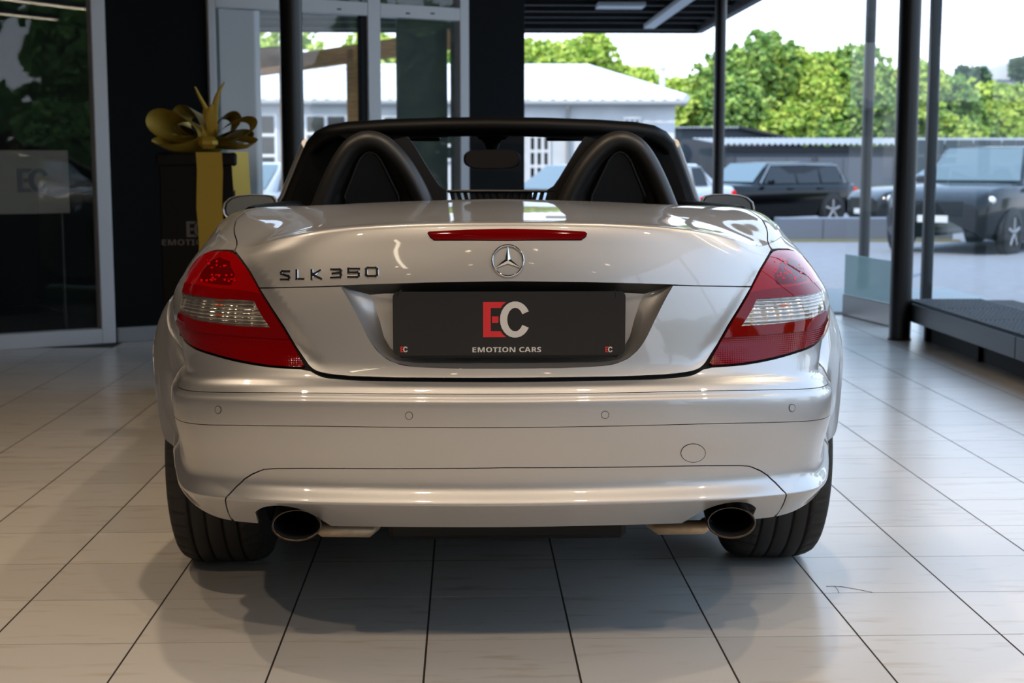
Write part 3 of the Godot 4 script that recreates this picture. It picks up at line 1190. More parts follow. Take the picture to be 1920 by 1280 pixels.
	for s in [1, -1]:
		# lining of the windscreen pillar and the door window's front corner
		var lp := MB.new()
		var poly2 := px_poly([1298, 392, 1284, 372, 1262, 310, 1252, 280, 1240, 258, 1170, 254, 1178, 272, 1205, 320, 1232, 392], -5.26)
		for k in poly2.size():
			poly2[k].x *= s
		lp.prism(poly2, -.10, Transform3D(Basis(), Vector3(0, 0, -5.24)))
		put(lp, "pillar_lining", M.black_trim, car)
	# glass
	var gl := MB.new()
	var g := []
	for k in [1, 3, 5, 7, 10]:
		var p: Vector3 = path3[k]
		g.append(p)
	var top := PackedVector3Array()
	var bot := PackedVector3Array()
	for k in 13:
		var u := k / 12.0 * 2 - 1
		top.append(Vector3(u * .55, 1.215 - .02 * u * u, -5.12 - .09 * u * u))
		bot.append(Vector3(u * .70, .93 - .01 * u * u, -5.75 + .13 * u * u))
	var mids := PackedVector3Array()
	for k in 13:
		mids.append(top[k].lerp(bot[k], .5) + Vector3(0, .012, -.012))
	gl.grid([top, mids, bot])
	put(gl, "windscreen", M.glass, car)
	# inside mirror
	var im := subnode("inside_mirror", car)
	var mm := MB.new()
	var ml := onz(869, 299, -5.22)
	var mr := onz(976, 297, -5.22)
	var mc := (ml + mr) * .5
	var rowsm := []
	for q in [[-.03, .25], [-.026, .7], [-.015, .95], [.0, 1.0], [.004, .97], [.005, .93]]:
		var ring := PackedVector3Array()
		for k in 41:
			var th := TAU * k / 40.0
			var cx := signf(cos(th)) * pow(absf(cos(th)), .55)
			var sx := signf(sin(th)) * pow(absf(sin(th)), .75)
			ring.append(mc + Vector3(cx * (mr.x - ml.x) * .5 * q[1], sx * .036 * q[1], q[0]))
		rowsm.append(ring)
	mm.grid(rowsm)
	var edge: PackedVector3Array = rowsm[5]
	put(mm, "mirror_housing", M.black_trim, im)
	var mg := MB.new()
	for k in 40:
		mg.tri(mc + Vector3(0, 0, .004), edge[k], edge[k + 1], Vector3.BACK)
	put(mg, "mirror_glass", M.dark_mirror, im)
	var mf := MB.new()
	mf.tube([mc + Vector3(0, .03, -.02), mc + Vector3(0, .06, -.015), mc + Vector3(0, .085, .01)], [.02, .03, .045], 12)
	mf.box(Vector3(.12, .035, .08), Transform3D(Basis(), mc + Vector3(0, .085, .03)), .015)
	put(mf, "mirror_foot", M.black_trim, im)
	# door mirrors
	for s in [1, -1]:
		var dm := subnode("door_mirror", car)
		var o := [417, 392, 420, 380, 430, 371, 445, 366, 470, 363.5, 500, 364.5, 514, 367, 519.5, 374, 522, 390, 520, 404, 502, 414, 470, 421, 445, 420, 428, 412, 419, 402]
		var pp := []
		for k in range(0, o.size(), 2):
			var p := onz(o[k], o[k + 1], -5.25)
			pp.append(Vector3(-p.x * s, p.y, p.z))
		var cc := Vector3.ZERO
		for p in pp:
			cc += p / pp.size()
		var rws := []
		for q in [[.11, .35], [.10, .6], [.07, .84], [.03, .97], [.0, 1.0], [-.006, .985], [-.008, .955], [-.002, .93]]:
			var ring := PackedVector3Array()
			for k in pp.size() + 1:
				var p: Vector3 = pp[k % pp.size()]
				ring.append(cc + (p - cc) * q[1] + Vector3(0, 0, -q[0]))
			rws.append(ring)
		var hm := MB.new()
		hm.grid(rws)
		for k in pp.size():
			hm.tri(cc + Vector3(0, 0, -.115), rws[0][k], rws[0][k + 1], Vector3.FORWARD)
		put(hm, "mirror_shell", M.paint, dm)
		var bz := MB.new()
		var r7: PackedVector3Array = rws[7]
		var r8 := PackedVector3Array()
		for k in pp.size() + 1:
			var p: Vector3 = pp[k % pp.size()]
			r8.append(cc + (p - cc) * .87 + Vector3(0, 0, -.004))
		bz.grid([r7, r8])
		put(bz, "mirror_bezel", M.black_trim, dm)
		var gm := MB.new()
		for k in pp.size():
			gm.tri(cc + Vector3(0, 0, -.004), r8[k], r8[k + 1], Vector3.BACK)
		put(gm, "mirror_glass", M.mirror, dm)
		var foot := MB.new()
		foot.tube([cc + Vector3(-.06 * s, -.03, -.04), cc + Vector3(-.13 * s, -.06, -.04), cc + Vector3(-.21 * s, -.09, -.04)], [.03, .022, .02], 10)
		put(foot, "mirror_arm", M.paint, dm)
	# seats, dashboard, cockpit lining
	for s in [1, -1]:
		var seat := subnode("seat", car)
		var bk := MB.new()
		bk.box(Vector3(.46, .62, .13), Transform3D(Basis(Vector3.RIGHT, .22), Vector3(.37 * s, .66, -4.62)), .05)
		put(bk, "backrest", M.leather, seat)
		var cu := MB.new()
		cu.box(Vector3(.46, .14, .50), Transform3D(Basis(Vector3.RIGHT, .1), Vector3(.37 * s, .40, -4.90)), .05)
		put(cu, "cushion", M.leather, seat)
	var dash := MB.new()
	dash.box(Vector3(1.36, .26, .36), Transform3D(Basis(), Vector3(0, .77, -5.62)), .08)
	put(dash, "dashboard", M.black_trim, car)
	var wheel := MB.new()
	var wr := []
	var wc := Vector3(-.37, .80, -5.30)
	var wb := Basis(Vector3.RIGHT, -.4)
	for k in 33:
		wr.append(wc + wb * Vector3(cos(TAU * k / 32.0) * .185, sin(TAU * k / 32.0) * .185, 0))
	wheel.tube(wr, .014, 8, false)
	wheel.box(Vector3(.34, .05, .03), Transform3D(wb, wc), .01)
	put(wheel, "steering_wheel", M.leather, car)
	var tub := MB.new()
	tub.box(Vector3(1.30, .02, 1.75), Transform3D(Basis(), Vector3(0, .345, -5.0)), .0)
	tub.box(Vector3(1.30, .56, .04), Transform3D(Basis(), Vector3(0, .64, -4.14)), .0)
	tub.box(Vector3(.03, .52, 1.6), Transform3D(Basis(), Vector3(.66, .62, -4.95)), .0)
	tub.box(Vector3(.03, .52, 1.6), Transform3D(Basis(), Vector3(-.66, .62, -4.95)), .0)
	put(tub, "cockpit_lining", M.black_trim, car)
	var shelf := MB.new()
	shelf.box(Vector3(1.34, .05, .22), Transform3D(Basis(), Vector3(0, .925, -4.24)), .015)
	put(shelf, "rear_shelf", M.leather, car)
	for s in [1, -1]:
		var sh := MB.new()
		var pts3 := []
		for q in [[.695, .925, -4.12], [.705, .925, -4.3], [.70, .92, -4.8], [.695, .91, -5.4]]:
			pts3.append(Vector3(q[0] * s, q[1], q[2]))
		sh.tube(pts3, .03, 10)
		put(sh, "sill_trim", M.black_trim, car)

func build_front():
	# doors, front wings, bonnet, nose: [z, rocker y, x low, x mid (y .55), x high (y .80), belt x, belt y]
	for s in [1, -1]:
		var secs := [[-4.385, .20, .84, .868, .845, .735, .925], [-4.6, .19, .84, .868, .845, .735, .925], [-5.0, .19, .84, .865, .84, .735, .922], [-5.44, .19, .84, .865, .84, .74, .915]]
		var d := MB.new()
		d.grid(side_rows(secs, s))
		var dn := put(d, "door", M.paint, car)
		var h := MB.new()
		h.tube([Vector3(.862 * s, .77, -4.55), Vector3(.875 * s, .772, -4.60), Vector3(.875 * s, .772, -4.72), Vector3(.862 * s, .77, -4.77)], .011, 8)
		put(h, "handle", M.paint, dn)
		var f := MB.new()
		f.grid(side_rows([[-5.455, .19, .84, .865, .84, .74, .915], [-5.65, .19, .845, .87, .845, .735, .90], [-5.93, .32, .86, .885, .85, .72, .885], [-6.05, .60, .885, .885, .85, .71, .875], [-6.26, .665, .89, .88, .845, .69, .855], [-6.47, .60, .88, .87, .83, .66, .83], [-6.60, .34, .85, .85, .80, .63, .80], [-6.80, .22, .78, .78, .72, .57, .755], [-6.98, .22, .62, .66, .60, .46, .70]], s))
		put(f, "front_wing", M.paint, car)
		# headlight
		var hl := subnode("headlight", car)
		var c := Vector3(.60 * s, .665, -6.90)
		var nn := Vector3(.45 * s, .35, -1).normalized()
		var tr := Transform3D(Basis.looking_at(nn, Vector3.UP), c)
		var lens := MB.new()
		lathe(lens, [[.0, .13], [.03, .11], [.05, .06], [.055, .001]], c, nn, 24)
		put(lens, "headlight_lens", M.clear_lens, hl)
		var bowl := MB.new()
		lathe(bowl, [[.0, .12], [-.04, .08], [-.06, .001]], c, nn, 20)
		put(bowl, "headlight_bowl", M.chrome, hl)
	var rows := []
	for q in [[-5.70, .755, .915, .012], [-5.95, .74, .885, .025], [-6.25, .70, .855, .03], [-6.55, .645, .82, .03], [-6.80, .57, .757, .025], [-6.99, .46, .695, .01]]:
		var r := PackedVector3Array()
		for k in 13:
			var u := k / 6.0 - 1.0
			r.append(Vector3(u * q[1], q[2] + q[3] * (1 - u * u) + (.012 if absf(absf(u) - .5) < .01 else 0.0), q[0]))
		rows.append(r)
	var b := MB.new()
	b.grid(rows)
	put(b, "bonnet", M.paint, car)
	var nose := []
	for q in [[.70, 0.0], [.60, -.07], [.48, -.10], [.34, -.09], [.22, -.03]]:
		var r := PackedVector3Array()
		for k in 13:
			var u := k / 6.0 - 1.0
			r.append(Vector3(u * .66, q[0], -6.98 + q[1] - .06 * (1 - u * u)))
		nose.append(r)
	var nm := MB.new()
	nm.grid(nose)
	put(nm, "front_bumper", M.paint, car)
	var gr := MB.new()
	gr.box(Vector3(.50, .13, .03), Transform3D(Basis(), Vector3(0, .55, -7.135)), .012)
	put(gr, "grille", M.black_trim, car)
	var cowl := MB.new()
	cowl.box(Vector3(1.40, .05, .22), Transform3D(Basis(), Vector3(0, .895, -5.72)), .02)
	put(cowl, "cowl_panel", M.black_trim, car)

func side_rows(secs: Array, s: int) -> Array:
	var rows := []
	for q in secs:
		var key := [Vector3(q[2], q[1], q[0]), Vector3((q[2] + q[3]) * .5 + .006, lerpf(q[1], .55, .5) if q[1] < .5 else q[1] + .02, q[0]), Vector3(q[3], maxf(.55, q[1] + .04), q[0]), Vector3(q[4], minf(.80, q[6] - .05), q[0]), Vector3(lerpf(q[4], q[5], .45), q[6] - .015, q[0]), Vector3(q[5], q[6], q[0])]
		var r := PackedVector3Array()
		for k in key.size() - 1:
			for t in 4:
				r.append(key[k].cubic_interpolate(key[k + 1], key[maxi(k - 1, 0)], key[mini(k + 2, key.size() - 1)], t / 4.0) * Vector3(s, 1, 1))
		r.append(key[key.size() - 1] * Vector3(s, 1, 1))
		rows.append(r)
	return rows

func tyre_mesh(r: float, w: float) -> MB:
	# axis along x, centred; tread grooves and shoulder sipes are part of the shape
	var mb := MB.new()
	var prof := [[-.49, .66], [-.51, .74], [-.515, .82], [-.505, .89], [-.485, .93], [-.455, .957], [-.40, .978], [-.325, .993]]
	var gro := [[-.255, .018], [-.09, .018], [.09, .018], [.255, .018]]
	var xs := []
	for p in prof:
		xs.append([p[0], p[1], false])
	for g in gro:
		xs.append([g[0] - g[1], 1.0, false]); xs.append([g[0] - g[1] * .7, .975, false]); xs.append([g[0] + g[1] * .7, .975, false]); xs.append([g[0] + g[1], 1.0, false])
	for k in range(prof.size() - 1, -1, -1):
		xs.append([-prof[k][0], prof[k][1], false])
	var seg := 264
	var rows := []
	for x in xs:
		var ring := PackedVector3Array()
		for k in seg + 1:
			var th := TAU * k / seg
			var rr: float = x[1] * r
			var ax := absf(x[0])
			if ax > .32 and ax < .49:
				if (k + (1 if x[0] > 0 else 0)) % 6 == 0:
					rr -= .006
			ring.append(Vector3(x[0] * w, sin(th) * rr, cos(th) * rr))
		rows.append(ring)
	mb.grid(rows)
	return mb

func build_wheels():
	var r := .316
	var tm := tyre_mesh(r, .235).mesh()
	var rim := MB.new()
	lathe(rim, [[-.115, .225], [-.10, .212], [.09, .205], [.105, .214], [.118, .222], [.120, .214], [.105, .20], [.04, .19]], Vector3.ZERO, Vector3.RIGHT, 40)
	var rim_m := rim.mesh()
	var spk := MB.new()
	spk.box(Vector3(.03, .17, .035), Transform3D(Basis(), Vector3(.085, .115, 0)), .008)
	var spoke_m := spk.mesh()
	var hub := MB.new()
	lathe(hub, [[.03, .08], [.09, .07], [.105, .04], [.108, .001]], Vector3.ZERO, Vector3.RIGHT, 24)
	var hub_m := hub.mesh()
	var disc := MB.new()
	lathe(disc, [[.0, .02], [.0, .15], [.02, .15], [.02, .02]], Vector3.ZERO, Vector3.RIGHT, 24)
	var disc_m := disc.mesh()
	for q in [[1, -3.90, .735], [-1, -3.90, .735], [1, -6.26, .765], [-1, -6.26, .765]]:
		var w := subnode("wheel", car)
		w.position = Vector3(q[2] * q[0], r - .002, q[1])
		w.rotation.y = 0.0 if q[0] > 0 else PI
		put_mesh(tm, "tyre", M.tyre, w)
		put_mesh(rim_m, "rim", M.alloy, w)
		for k in 5:
			for e in [-.12, .12]:
				var sp := put_mesh(spoke_m, "spoke", M.alloy, w)
				sp.rotation.x = TAU * k / 5.0 + e
		put_mesh(hub_m, "hub", M.alloy, w)
		put_mesh(disc_m, "brake_disc", M.alloy, w)

# ---------------------------------------------------------------- the showroom
const FA := Vector3(-2.787, 0, -8.37)      # a point of the slanting glass front
const FT := 0.5133                          # its turn about the vertical

func front_x() -> Vector3:
	return Vector3(cos(FT), 0, -sin(FT))

func front_n() -> Vector3:
	return Vector3(sin(FT), 0, cos(FT))

func front_t(px: float, py := 600.0) -> float:
	# distance along the slanting front at which a column of the photograph meets it
	var d := ray(px, py)
	var k := (FA - EYE).dot(front_n()) / d.dot(front_n())
	return (EYE + d * k - FA).dot(front_x())

func front_y(px: float, py: float) -> float:
	var d := ray(px, py)
	var k := (FA - EYE).dot(front_n()) / d.dot(front_n())
	return (EYE + d * k).y

func front_box(mb: MB, t0: float, t1: float, y0: float, y1: float, depth: float, out := 0.0, ch := .004):
	var c := FA + front_x() * (t0 + t1) * .5 + Vector3.UP * (y0 + y1) * .5 + front_n() * (out - depth * .5)
	mb.box(Vector3(t1 - t0, y1 - y0, depth), Transform3D(Basis(Vector3.UP, FT), c), ch)

func front_quad(mb: MB, t0: float, t1: float, y0: float, y1: float, out: float):
	var a := FA + front_x() * t0 + front_n() * out
	var b := FA + front_x() * t1 + front_n() * out
	mb.quad(a + Vector3.UP * y0, b + Vector3.UP * y0, b + Vector3.UP * y1, a + Vector3.UP * y1, front_n())

func box_at(mb: MB, a: Vector3, b: Vector3, ch := 0.0):
	mb.box((b - a).abs(), Transform3D(Basis(), (a + b) * .5), ch)

const CEIL := 3.5

func build_room():
	# ---- floor: slab with grout, and tiles
	var slab := MB.new()
	var pts := PackedVector2Array([Vector2(-5.2, 4.7), Vector2(3.3, 4.7), Vector2(3.3, -10.35), Vector2(.55, -10.35)])
	var e := FA + front_x() * -2.9
	pts.append(Vector2(FA.x + front_x().x * 2.75 - front_n().x * .15, FA.z + front_x().z * 2.75 - front_n().z * .15))
	pts.append(Vector2(e.x - front_n().x * .2, e.z - front_n().z * .2))
	var low := PackedVector2Array()
	for p in pts:
		low.append(Vector2(p.x, -p.y))
	slab.prism(low, .20, Transform3D(Basis(Vector3.RIGHT, -PI / 2), Vector3(0, -.2008, 0)))
	var fl: Node = struct_(put(slab, "floor", M.grout))
	build_tiles(fl)
	# ---- ceiling
	var ce := MB.new()
	box_at(ce, Vector3(-5.4, CEIL, -10.6), Vector3(3.5, CEIL + .25, 4.8))
	struct_(put(ce, "ceiling", M.ceiling))
	# ---- walls
	var wb := MB.new()
	box_at(wb, Vector3(-5.4, 0, 4.6), Vector3(3.5, CEIL, 4.8))
	struct_(put(wb, "wall_back", M.wall))
	var wl := MB.new()
	box_at(wl, Vector3(-5.4, 0, -7.3), Vector3(-5.2, CEIL, 4.6))
	struct_(put(wl, "wall_left", M.wall))
	# slanting front: dark wall pieces, white framed windows
	var t_a := front_t(178, 300)            # window 1, right edge of its glass
	var t_b := front_t(208, 400)
	var t_c := front_t(391, 200)
	var t_d := front_t(876, 150)
	var t_e := front_t(984, 200)
	var wf := MB.new()
	front_box(wf, t_b, t_c, 0, CEIL, .22)
	front_box(wf, t_d, t_e, 0, CEIL, .24)
	front_box(wf, -3.0, t_b, 2.62, CEIL, .22)
	front_box(wf, t_c, t_d, 2.62, CEIL, .22)
	struct_(put(wf, "wall_front", M.dark_wall))
	# lintel over the open entrance and the right end of the front
	var li := MB.new()
	var le := FA + front_x() * t_e
	box_at(li, Vector3(le.x - .1, 2.9, -10.45), Vector3(3.3, CEIL, -10.25))
	struct_(put(li, "trim_1", M.dark_wall))
	# the low skirting of the dark wall
	var sk_ := MB.new()
	front_box(sk_, t_b + .01, t_c - .01, 0, .09, .02, .02)
	struct_(put(sk_, "baseboard_front", M.grey_trim))
	window_front("window_1", [-2.9, -1.35, t_a], [0.0, 2.62], .10, t_b)
	var t_m0 := front_t(687, 150)
	var t_m1 := front_t(711, 150)
	build_window_2(t_c, t_d, t_m0, t_m1)
	# ---- support posts
	for q in [["support_post", 555.0, 8.55, .066, "slim black round post before the white framed window"], ["support_post", 1689.0, 8.70, .066, "black round post beside the open glass door"]]:
		var c := onz(q[1], 560, -q[2])
		var post := MB.new()
		lathe(post, [[0.0, .001], [0.0, q[3] + .004], [.012, q[3] + .004], [.014, q[3]], [CEIL, q[3]]], Vector3(c.x, 0, -q[2]), Vector3.UP, 28)
		tag(put(post, q[0], M.black_metal), q[4], "post")
	build_right_side()
	build_lamps()

func build_tiles(fl: Node):
	var gx := .0046
	var gz := .0030
	var tw := TILE - gx
	var td := TILE - gz
	var mb := MB.new()
	# a tile with a small chamfer, top face at y = 0
	mb.box(Vector3(tw, .010, td), Transform3D(Basis(), Vector3(0, -.005, 0)), .0)
	var tile := mb.mesh()
	var spots := []
	var far := MB.new()
	for j in range(-48, 3):
		for i in range(-18, 12):
			var x := (i + .5) * TILE - .1807
			var z := -(9.6296 + j + .5) * TILE + 0.0
			z = -(9.6296 - (j + .5) - 0.0) * TILE if false else -(9.6296 * TILE) + (j + .5) * TILE + 24 * TILE
			spots.append(Vector3(x, 0, z))
	var near := []
	var rest := []
	for p in spots:
		# inside the room?
		if p.x < -5.0 or p.x > 3.2 or p.z < -10.2 or p.z > 4.5:
			continue
		if (p - FA).dot(front_n()) < .12 and p.x < .6:
			continue
		var q := topx(p)
		var seen: bool = p.z < -2.4 and q.x > -60 and q.x < 1980 and q.y < 1330
		if seen and absf(p.x) < .55 and p.z < -3.75 and p.z > -7.0:
			seen = false               # under the car
		if seen and q.x > 330 and q.x < 1520 and q.y < 930:
			seen = false               # behind the car
		if seen:
			near.append([EYE.distance_squared_to(p), p])
		else:
			rest.append(p)
	near.sort_custom(func(a, b): return a[0] < b[0])
	rng.seed = 7
	for k in near.size():
		if k < 298:
			var o := put_mesh(tile, "tile", M.tiles[rng.randi() % M.tiles.size()], fl)
			o.position = near[k][1]
		else:
			rest.append(near[k][1])
	for p in rest:
		var h := Vector3(tw * .5, 0, td * .5)
		far.quad(p + Vector3(-h.x, 0, -h.z), p + Vector3(h.x, 0, -h.z), p + Vector3(h.x, 0, h.z), p + Vector3(-h.x, 0, h.z), Vector3.UP)
	var f := put(far, "far_tiles", M.tiles[0], fl)
	f.set_meta("kind", "stuff")
	# broken edge on one tile: a crack line
	var cr := MB.new()
	var line := []
	for q in [[1549, 1099], [1563, 1098.6], [1580, 1099.6], [1605, 1104], [1635, 1110]]:
		line.append(ony(q[0], q[1], .0004))
	cr.tube(line, .0007, 5)
	cr.tube([ony(1565, 1099, .0004), ony(1570, 1104, .0004), ony(1573, 1111, .0004)], .0005, 5)
	put(cr, "crack", M.grout, fl)

func window_front(called: String, ts: Array, ys: Array, fw: float, t_end: float):
	var w := Node3D.new()
	w.name = called
	add_child(w)
	struct_(w)
	var fr := MB.new()
	front_box(fr, ts[2], t_end, 0, ys[1], fw, .02)
	put(fr, "frame_stile", M.white_frame, w)
	fr = MB.new()
	front_box(fr, ts[0], ts[2], 0, .09, fw, .02)
	put(fr, "bottom_rail", M.white_frame, w)
	fr = MB.new()
	front_box(fr, ts[0], ts[2], ys[1] - .08, ys[1], fw, .02)
	put(fr, "top_rail", M.white_frame, w)
	var g := MB.new()
	front_quad(g, ts[0], ts[2], .09, ys[1] - .08, -.03)
	put(g, "pane", M.office_glass, w)

func build_window_2(t_c: float, t_d: float, m0: float, m1: float):
	var w := Node3D.new()
	w.name = "window_2"
	add_child(w)
	struct_(w)
	var y0 := front_y(760, 34.5)            # underside of the transom
	var y1 := front_y(760, 9.5)
	var l1 := front_t(405, 200)
	var r0 := front_t(859, 150)
	for q in [["frame_stile", t_c, l1, 0.0, 2.62], ["frame_stile", m0, m1, 0.0, 2.62], ["frame_stile", r0, t_d, 0.0, 2.62], ["transom", l1, m0, y0, y1], ["transom", m1, r0, y0, y1], ["bottom_rail", l1, m0, 0.0, .12], ["bottom_rail", m1, r0, 0.0, .12], ["top_rail", l1, m0, 2.54, 2.62], ["top_rail", m1, r0, 2.54, 2.62]]:
		var fr := MB.new()
		front_box(fr, q[1], q[2], q[3], q[4], .09 if q[0] != "transom" else .085, .03)
		put(fr, q[0], M.white_frame, w)
	for q in [[l1, m0, .12, y0], [m1, r0, .12, y0], [l1, m0, y1, 2.54], [m1, r0, y1, 2.54]]:
		var g := MB.new()
		front_quad(g, q[0], q[1], q[2], q[3], -.02)
		put(g, "pane", M.glass, w)
	# inner casement frame of the wide sash
	var cs := MB.new()
	front_box(cs, m0 - .045, m0, .12, y0, .05, .01)
	put(cs, "sash_edge", M.black_trim, w)
	# drain caps on the transom
	for px in [632, 761, 807]:
		var t := front_t(px, 20)
		var y := front_y(px, 18 if px < 700 else 26)
		var cp := MB.new()
		front_box(cp, t - .014, t + .014, y - .004, y + .004, .01, .036, .001)
		put(cp, "drain_cap", M.black_trim, w)
	# dark display panel standing behind the narrow sash
	var d := MB.new()
	front_box(d, front_t(764, 150), front_t(858, 150), .3, 2.35, .03, -.14)
	tag(put(d, "display_panel", M.poster), "tall dark display panel standing behind the white framed window", "panel")

func build_right_side():
	# raised sill with grating, glass front, open glass door
	var z0 := -8.80
	var z1 := 4.55
	var s := MB.new()
	box_at(s, Vector3(2.615, .115, z0), Vector3(3.30, .232, z1), .006)
	box_at(s, Vector3(2.72, 0, z0 + .1), Vector3(3.30, .12, z1))
	var sill: Node = struct_(put(s, "trim_2", M.sill))
	var n := 0
	for k in 22:
		var gz := z0 + .02 + k * .6
		var gr := MB.new()
		for q in 19:
			var x := 2.635 + q * .0245
			box_at(gr, Vector3(x, .232, gz), Vector3(x + .010, .243, gz + .59))
		for q in 12:
			var zz := gz + q * .0535
			box_at(gr, Vector3(2.635, .232, zz), Vector3(3.09, .241, zz + .006))
		put(gr, "grating", M.grating, sill)
	for k in 7:
		var pl := MB.new()
		box_at(pl, Vector3(2.608, .118, z0 + .004 + k * 1.85), Vector3(2.616, .228, z0 + 1.85 * (k + 1) - .004), .002)
		put(pl, "sill_plate", M.sill_plate, sill)
	for k in 15:
		var br := MB.new()
		box_at(br, Vector3(2.70, 0, z0 + .15 + k * .9), Vector3(2.72, .115, z0 + .19 + k * .9))
		put(br, "bracket", M.sill, sill)
	var w := Node3D.new()
	w.name = "window_3"
	add_child(w)
	struct_(w)
	var stiles := [-9.95, -6.6, -3.4, -.2, 2.4, 4.57]
	for k in stiles.size():
		var f := MB.new()
		box_at(f, Vector3(3.09, .0 if k == 0 else .23, stiles[k] - .03), Vector3(3.16, CEIL, stiles[k] + .03), .004)
		put(f, "frame_stile", M.black_metal, w)
		if k + 1 < stiles.size():
			var g := MB.new()
			g.quad(Vector3(3.12, .24, stiles[k] + .03), Vector3(3.12, .24, stiles[k + 1] - .03), Vector3(3.12, CEIL, stiles[k + 1] - .03), Vector3(3.12, CEIL, stiles[k] + .03), Vector3.LEFT)
			put(g, "pane", M.shop_glass, w)
	var g2 := MB.new()
	g2.quad(Vector3(3.12, .0, -10.3), Vector3(3.12, 0, -9.98), Vector3(3.12, CEIL, -9.98), Vector3(3.12, CEIL, -10.3), Vector3.LEFT)
	put(g2, "pane", M.shop_glass, w)
	# the door leaf
	var d := Node3D.new()
	d.name = "door_1"
	add_child(d)
	struct_(d)
	var a := Vector3(2.603, 0, -10.14)
	var b := Vector3(2.735, 0, -9.33)
	var dir := (b - a).normalized()
	var bas := Basis(dir, Vector3.UP, dir.cross(Vector3.UP))
	var len := a.distance_to(b)
	var mid := (a + b) * .5
	var q := MB.new()
	q.quad(a + Vector3.UP * .15, b + Vector3.UP * .15, b + Vector3.UP * 2.65, a + Vector3.UP * 2.65, Vector3.LEFT)
	put(q, "door_glass", M.shop_glass, d)
	q = MB.new()
	q.box(Vector3(len, .146, .035), Transform3D(bas, mid + Vector3.UP * .0755), .004)
	put(q, "bottom_rail", M.steel, d)
	q = MB.new()
	q.box(Vector3(len - .005, .28, .013), Transform3D(bas, mid + Vector3.UP * .292))
	put(q, "frosted_band", M.frosted, d)

func spot(at: Vector3, e: float, c: Color, ang := 62.0):
	var l := SpotLight3D.new()
	l.name = "lamp_beam"
	l.light_energy = e
	l.light_color = c
	l.spot_angle = ang
	l.spot_angle_attenuation = .6
	l.spot_range = 20
	l.spot_attenuation = 2
	l.light_size = .045
	l.shadow_enabled = true
	l.rotation.x = -PI / 2
	l.position = at
	return l

func build_lamps():
	var warm := Color(1.0, .90, .78)
	var can := MB.new()
	lathe(can, [[0.0, .055], [0.0, .07], [-.10, .07], [-.10, .001]], Vector3(0, 0, 0), Vector3.DOWN, 20)
	var can_m := can.mesh()
	var face := MB.new()
	lathe(face, [[-.004, .001], [-.004, .055]], Vector3(0, 0, 0), Vector3.DOWN, 20)
	var face_m := face.mesh()
	for z in LAMP_Z:
		for x in LAMP_X:
			var t := thing("ceiling_spotlight", "round black ceiling spotlight with warm glowing face", "spotlight", Vector3(x, CEIL - .11, z), 0.0, "ceiling spotlights of the showroom")
			put_mesh(can_m, "housing", M.black_metal, t)
			put_mesh(face_m, "lamp_face", M.lamp_glow, t)
			var l = spot(Vector3(0, -.012, 0), LAMP_E, warm)
			t.add_child(l)
	# long tube lamps over the left half
	for q in [[2.25, -2.85], [1.95, -3.95], [-1.9, 1.4]]:
		var t := thing("tube_lamp", "long white ceiling tube lamp hanging over the showroom floor", "lamp", Vector3(q[0], 2.62 if q[0] > 0 else CEIL - .30, q[1]), PI / 2 if q[0] > 0 else 0.0, "ceiling tube lamps of the showroom")
		var b := MB.new()
		b.box(Vector3(.10, .05, 1.5), Transform3D(Basis(), Vector3(0, .03, 0)), .006)
		for e in [-.6, .6]:
			b.tube([Vector3(0, .05, e), Vector3(0, .30 if q[0] < 0 else CEIL - 2.62, e)], .004, 6)
		put(b, "lamp_body", M.black_metal, t)
		var g := MB.new()
		g.box(Vector3(.08, .006, 1.46), Transform3D(Basis(), Vector3(0, .002, 0)))
		put(g, "tube_glow", M.tube_glow, t)
		var l := AreaLight3D.new()
		l.name = "lamp_panel"
		l.area_size = Vector2(.08, 1.46)
		l.light_energy = TUBE_E
		l.light_color = Color(1, .93, .82)
		l.area_range = 20
		l.shadow_enabled = true
		l.rotation.x = -PI / 2
		l.position = Vector3(0, -.006, 0)
		t.add_child(l)

# ---------------------------------------------------------------- gift box with a golden bow
func strip(mb: MB, pts: Array, w: Vector3, th := .0015):
	# a band of cloth along pts, w: half width vector
	var r0 := PackedVector3Array()
	var rows := []
	for k in pts.size():
		var ww := w
		var rr := PackedVector3Array([pts[k] - ww, pts[k] - ww * .33, pts[k] + ww * .33, pts[k] + ww])
		rows.append(rr)
	mb.grid(rows)
	var back := []
	for k in pts.size():
		var d: Vector3 = (pts[mini(k + 1, pts.size() - 1)] - pts[maxi(k - 1, 0)]).normalized()
		var nn := d.cross(w.normalized()) * th
		var rr := PackedVector3Array()
		for p in rows[k]:
			rr.append(p + nn)
		back.append(rr)
	mb.grid(back)

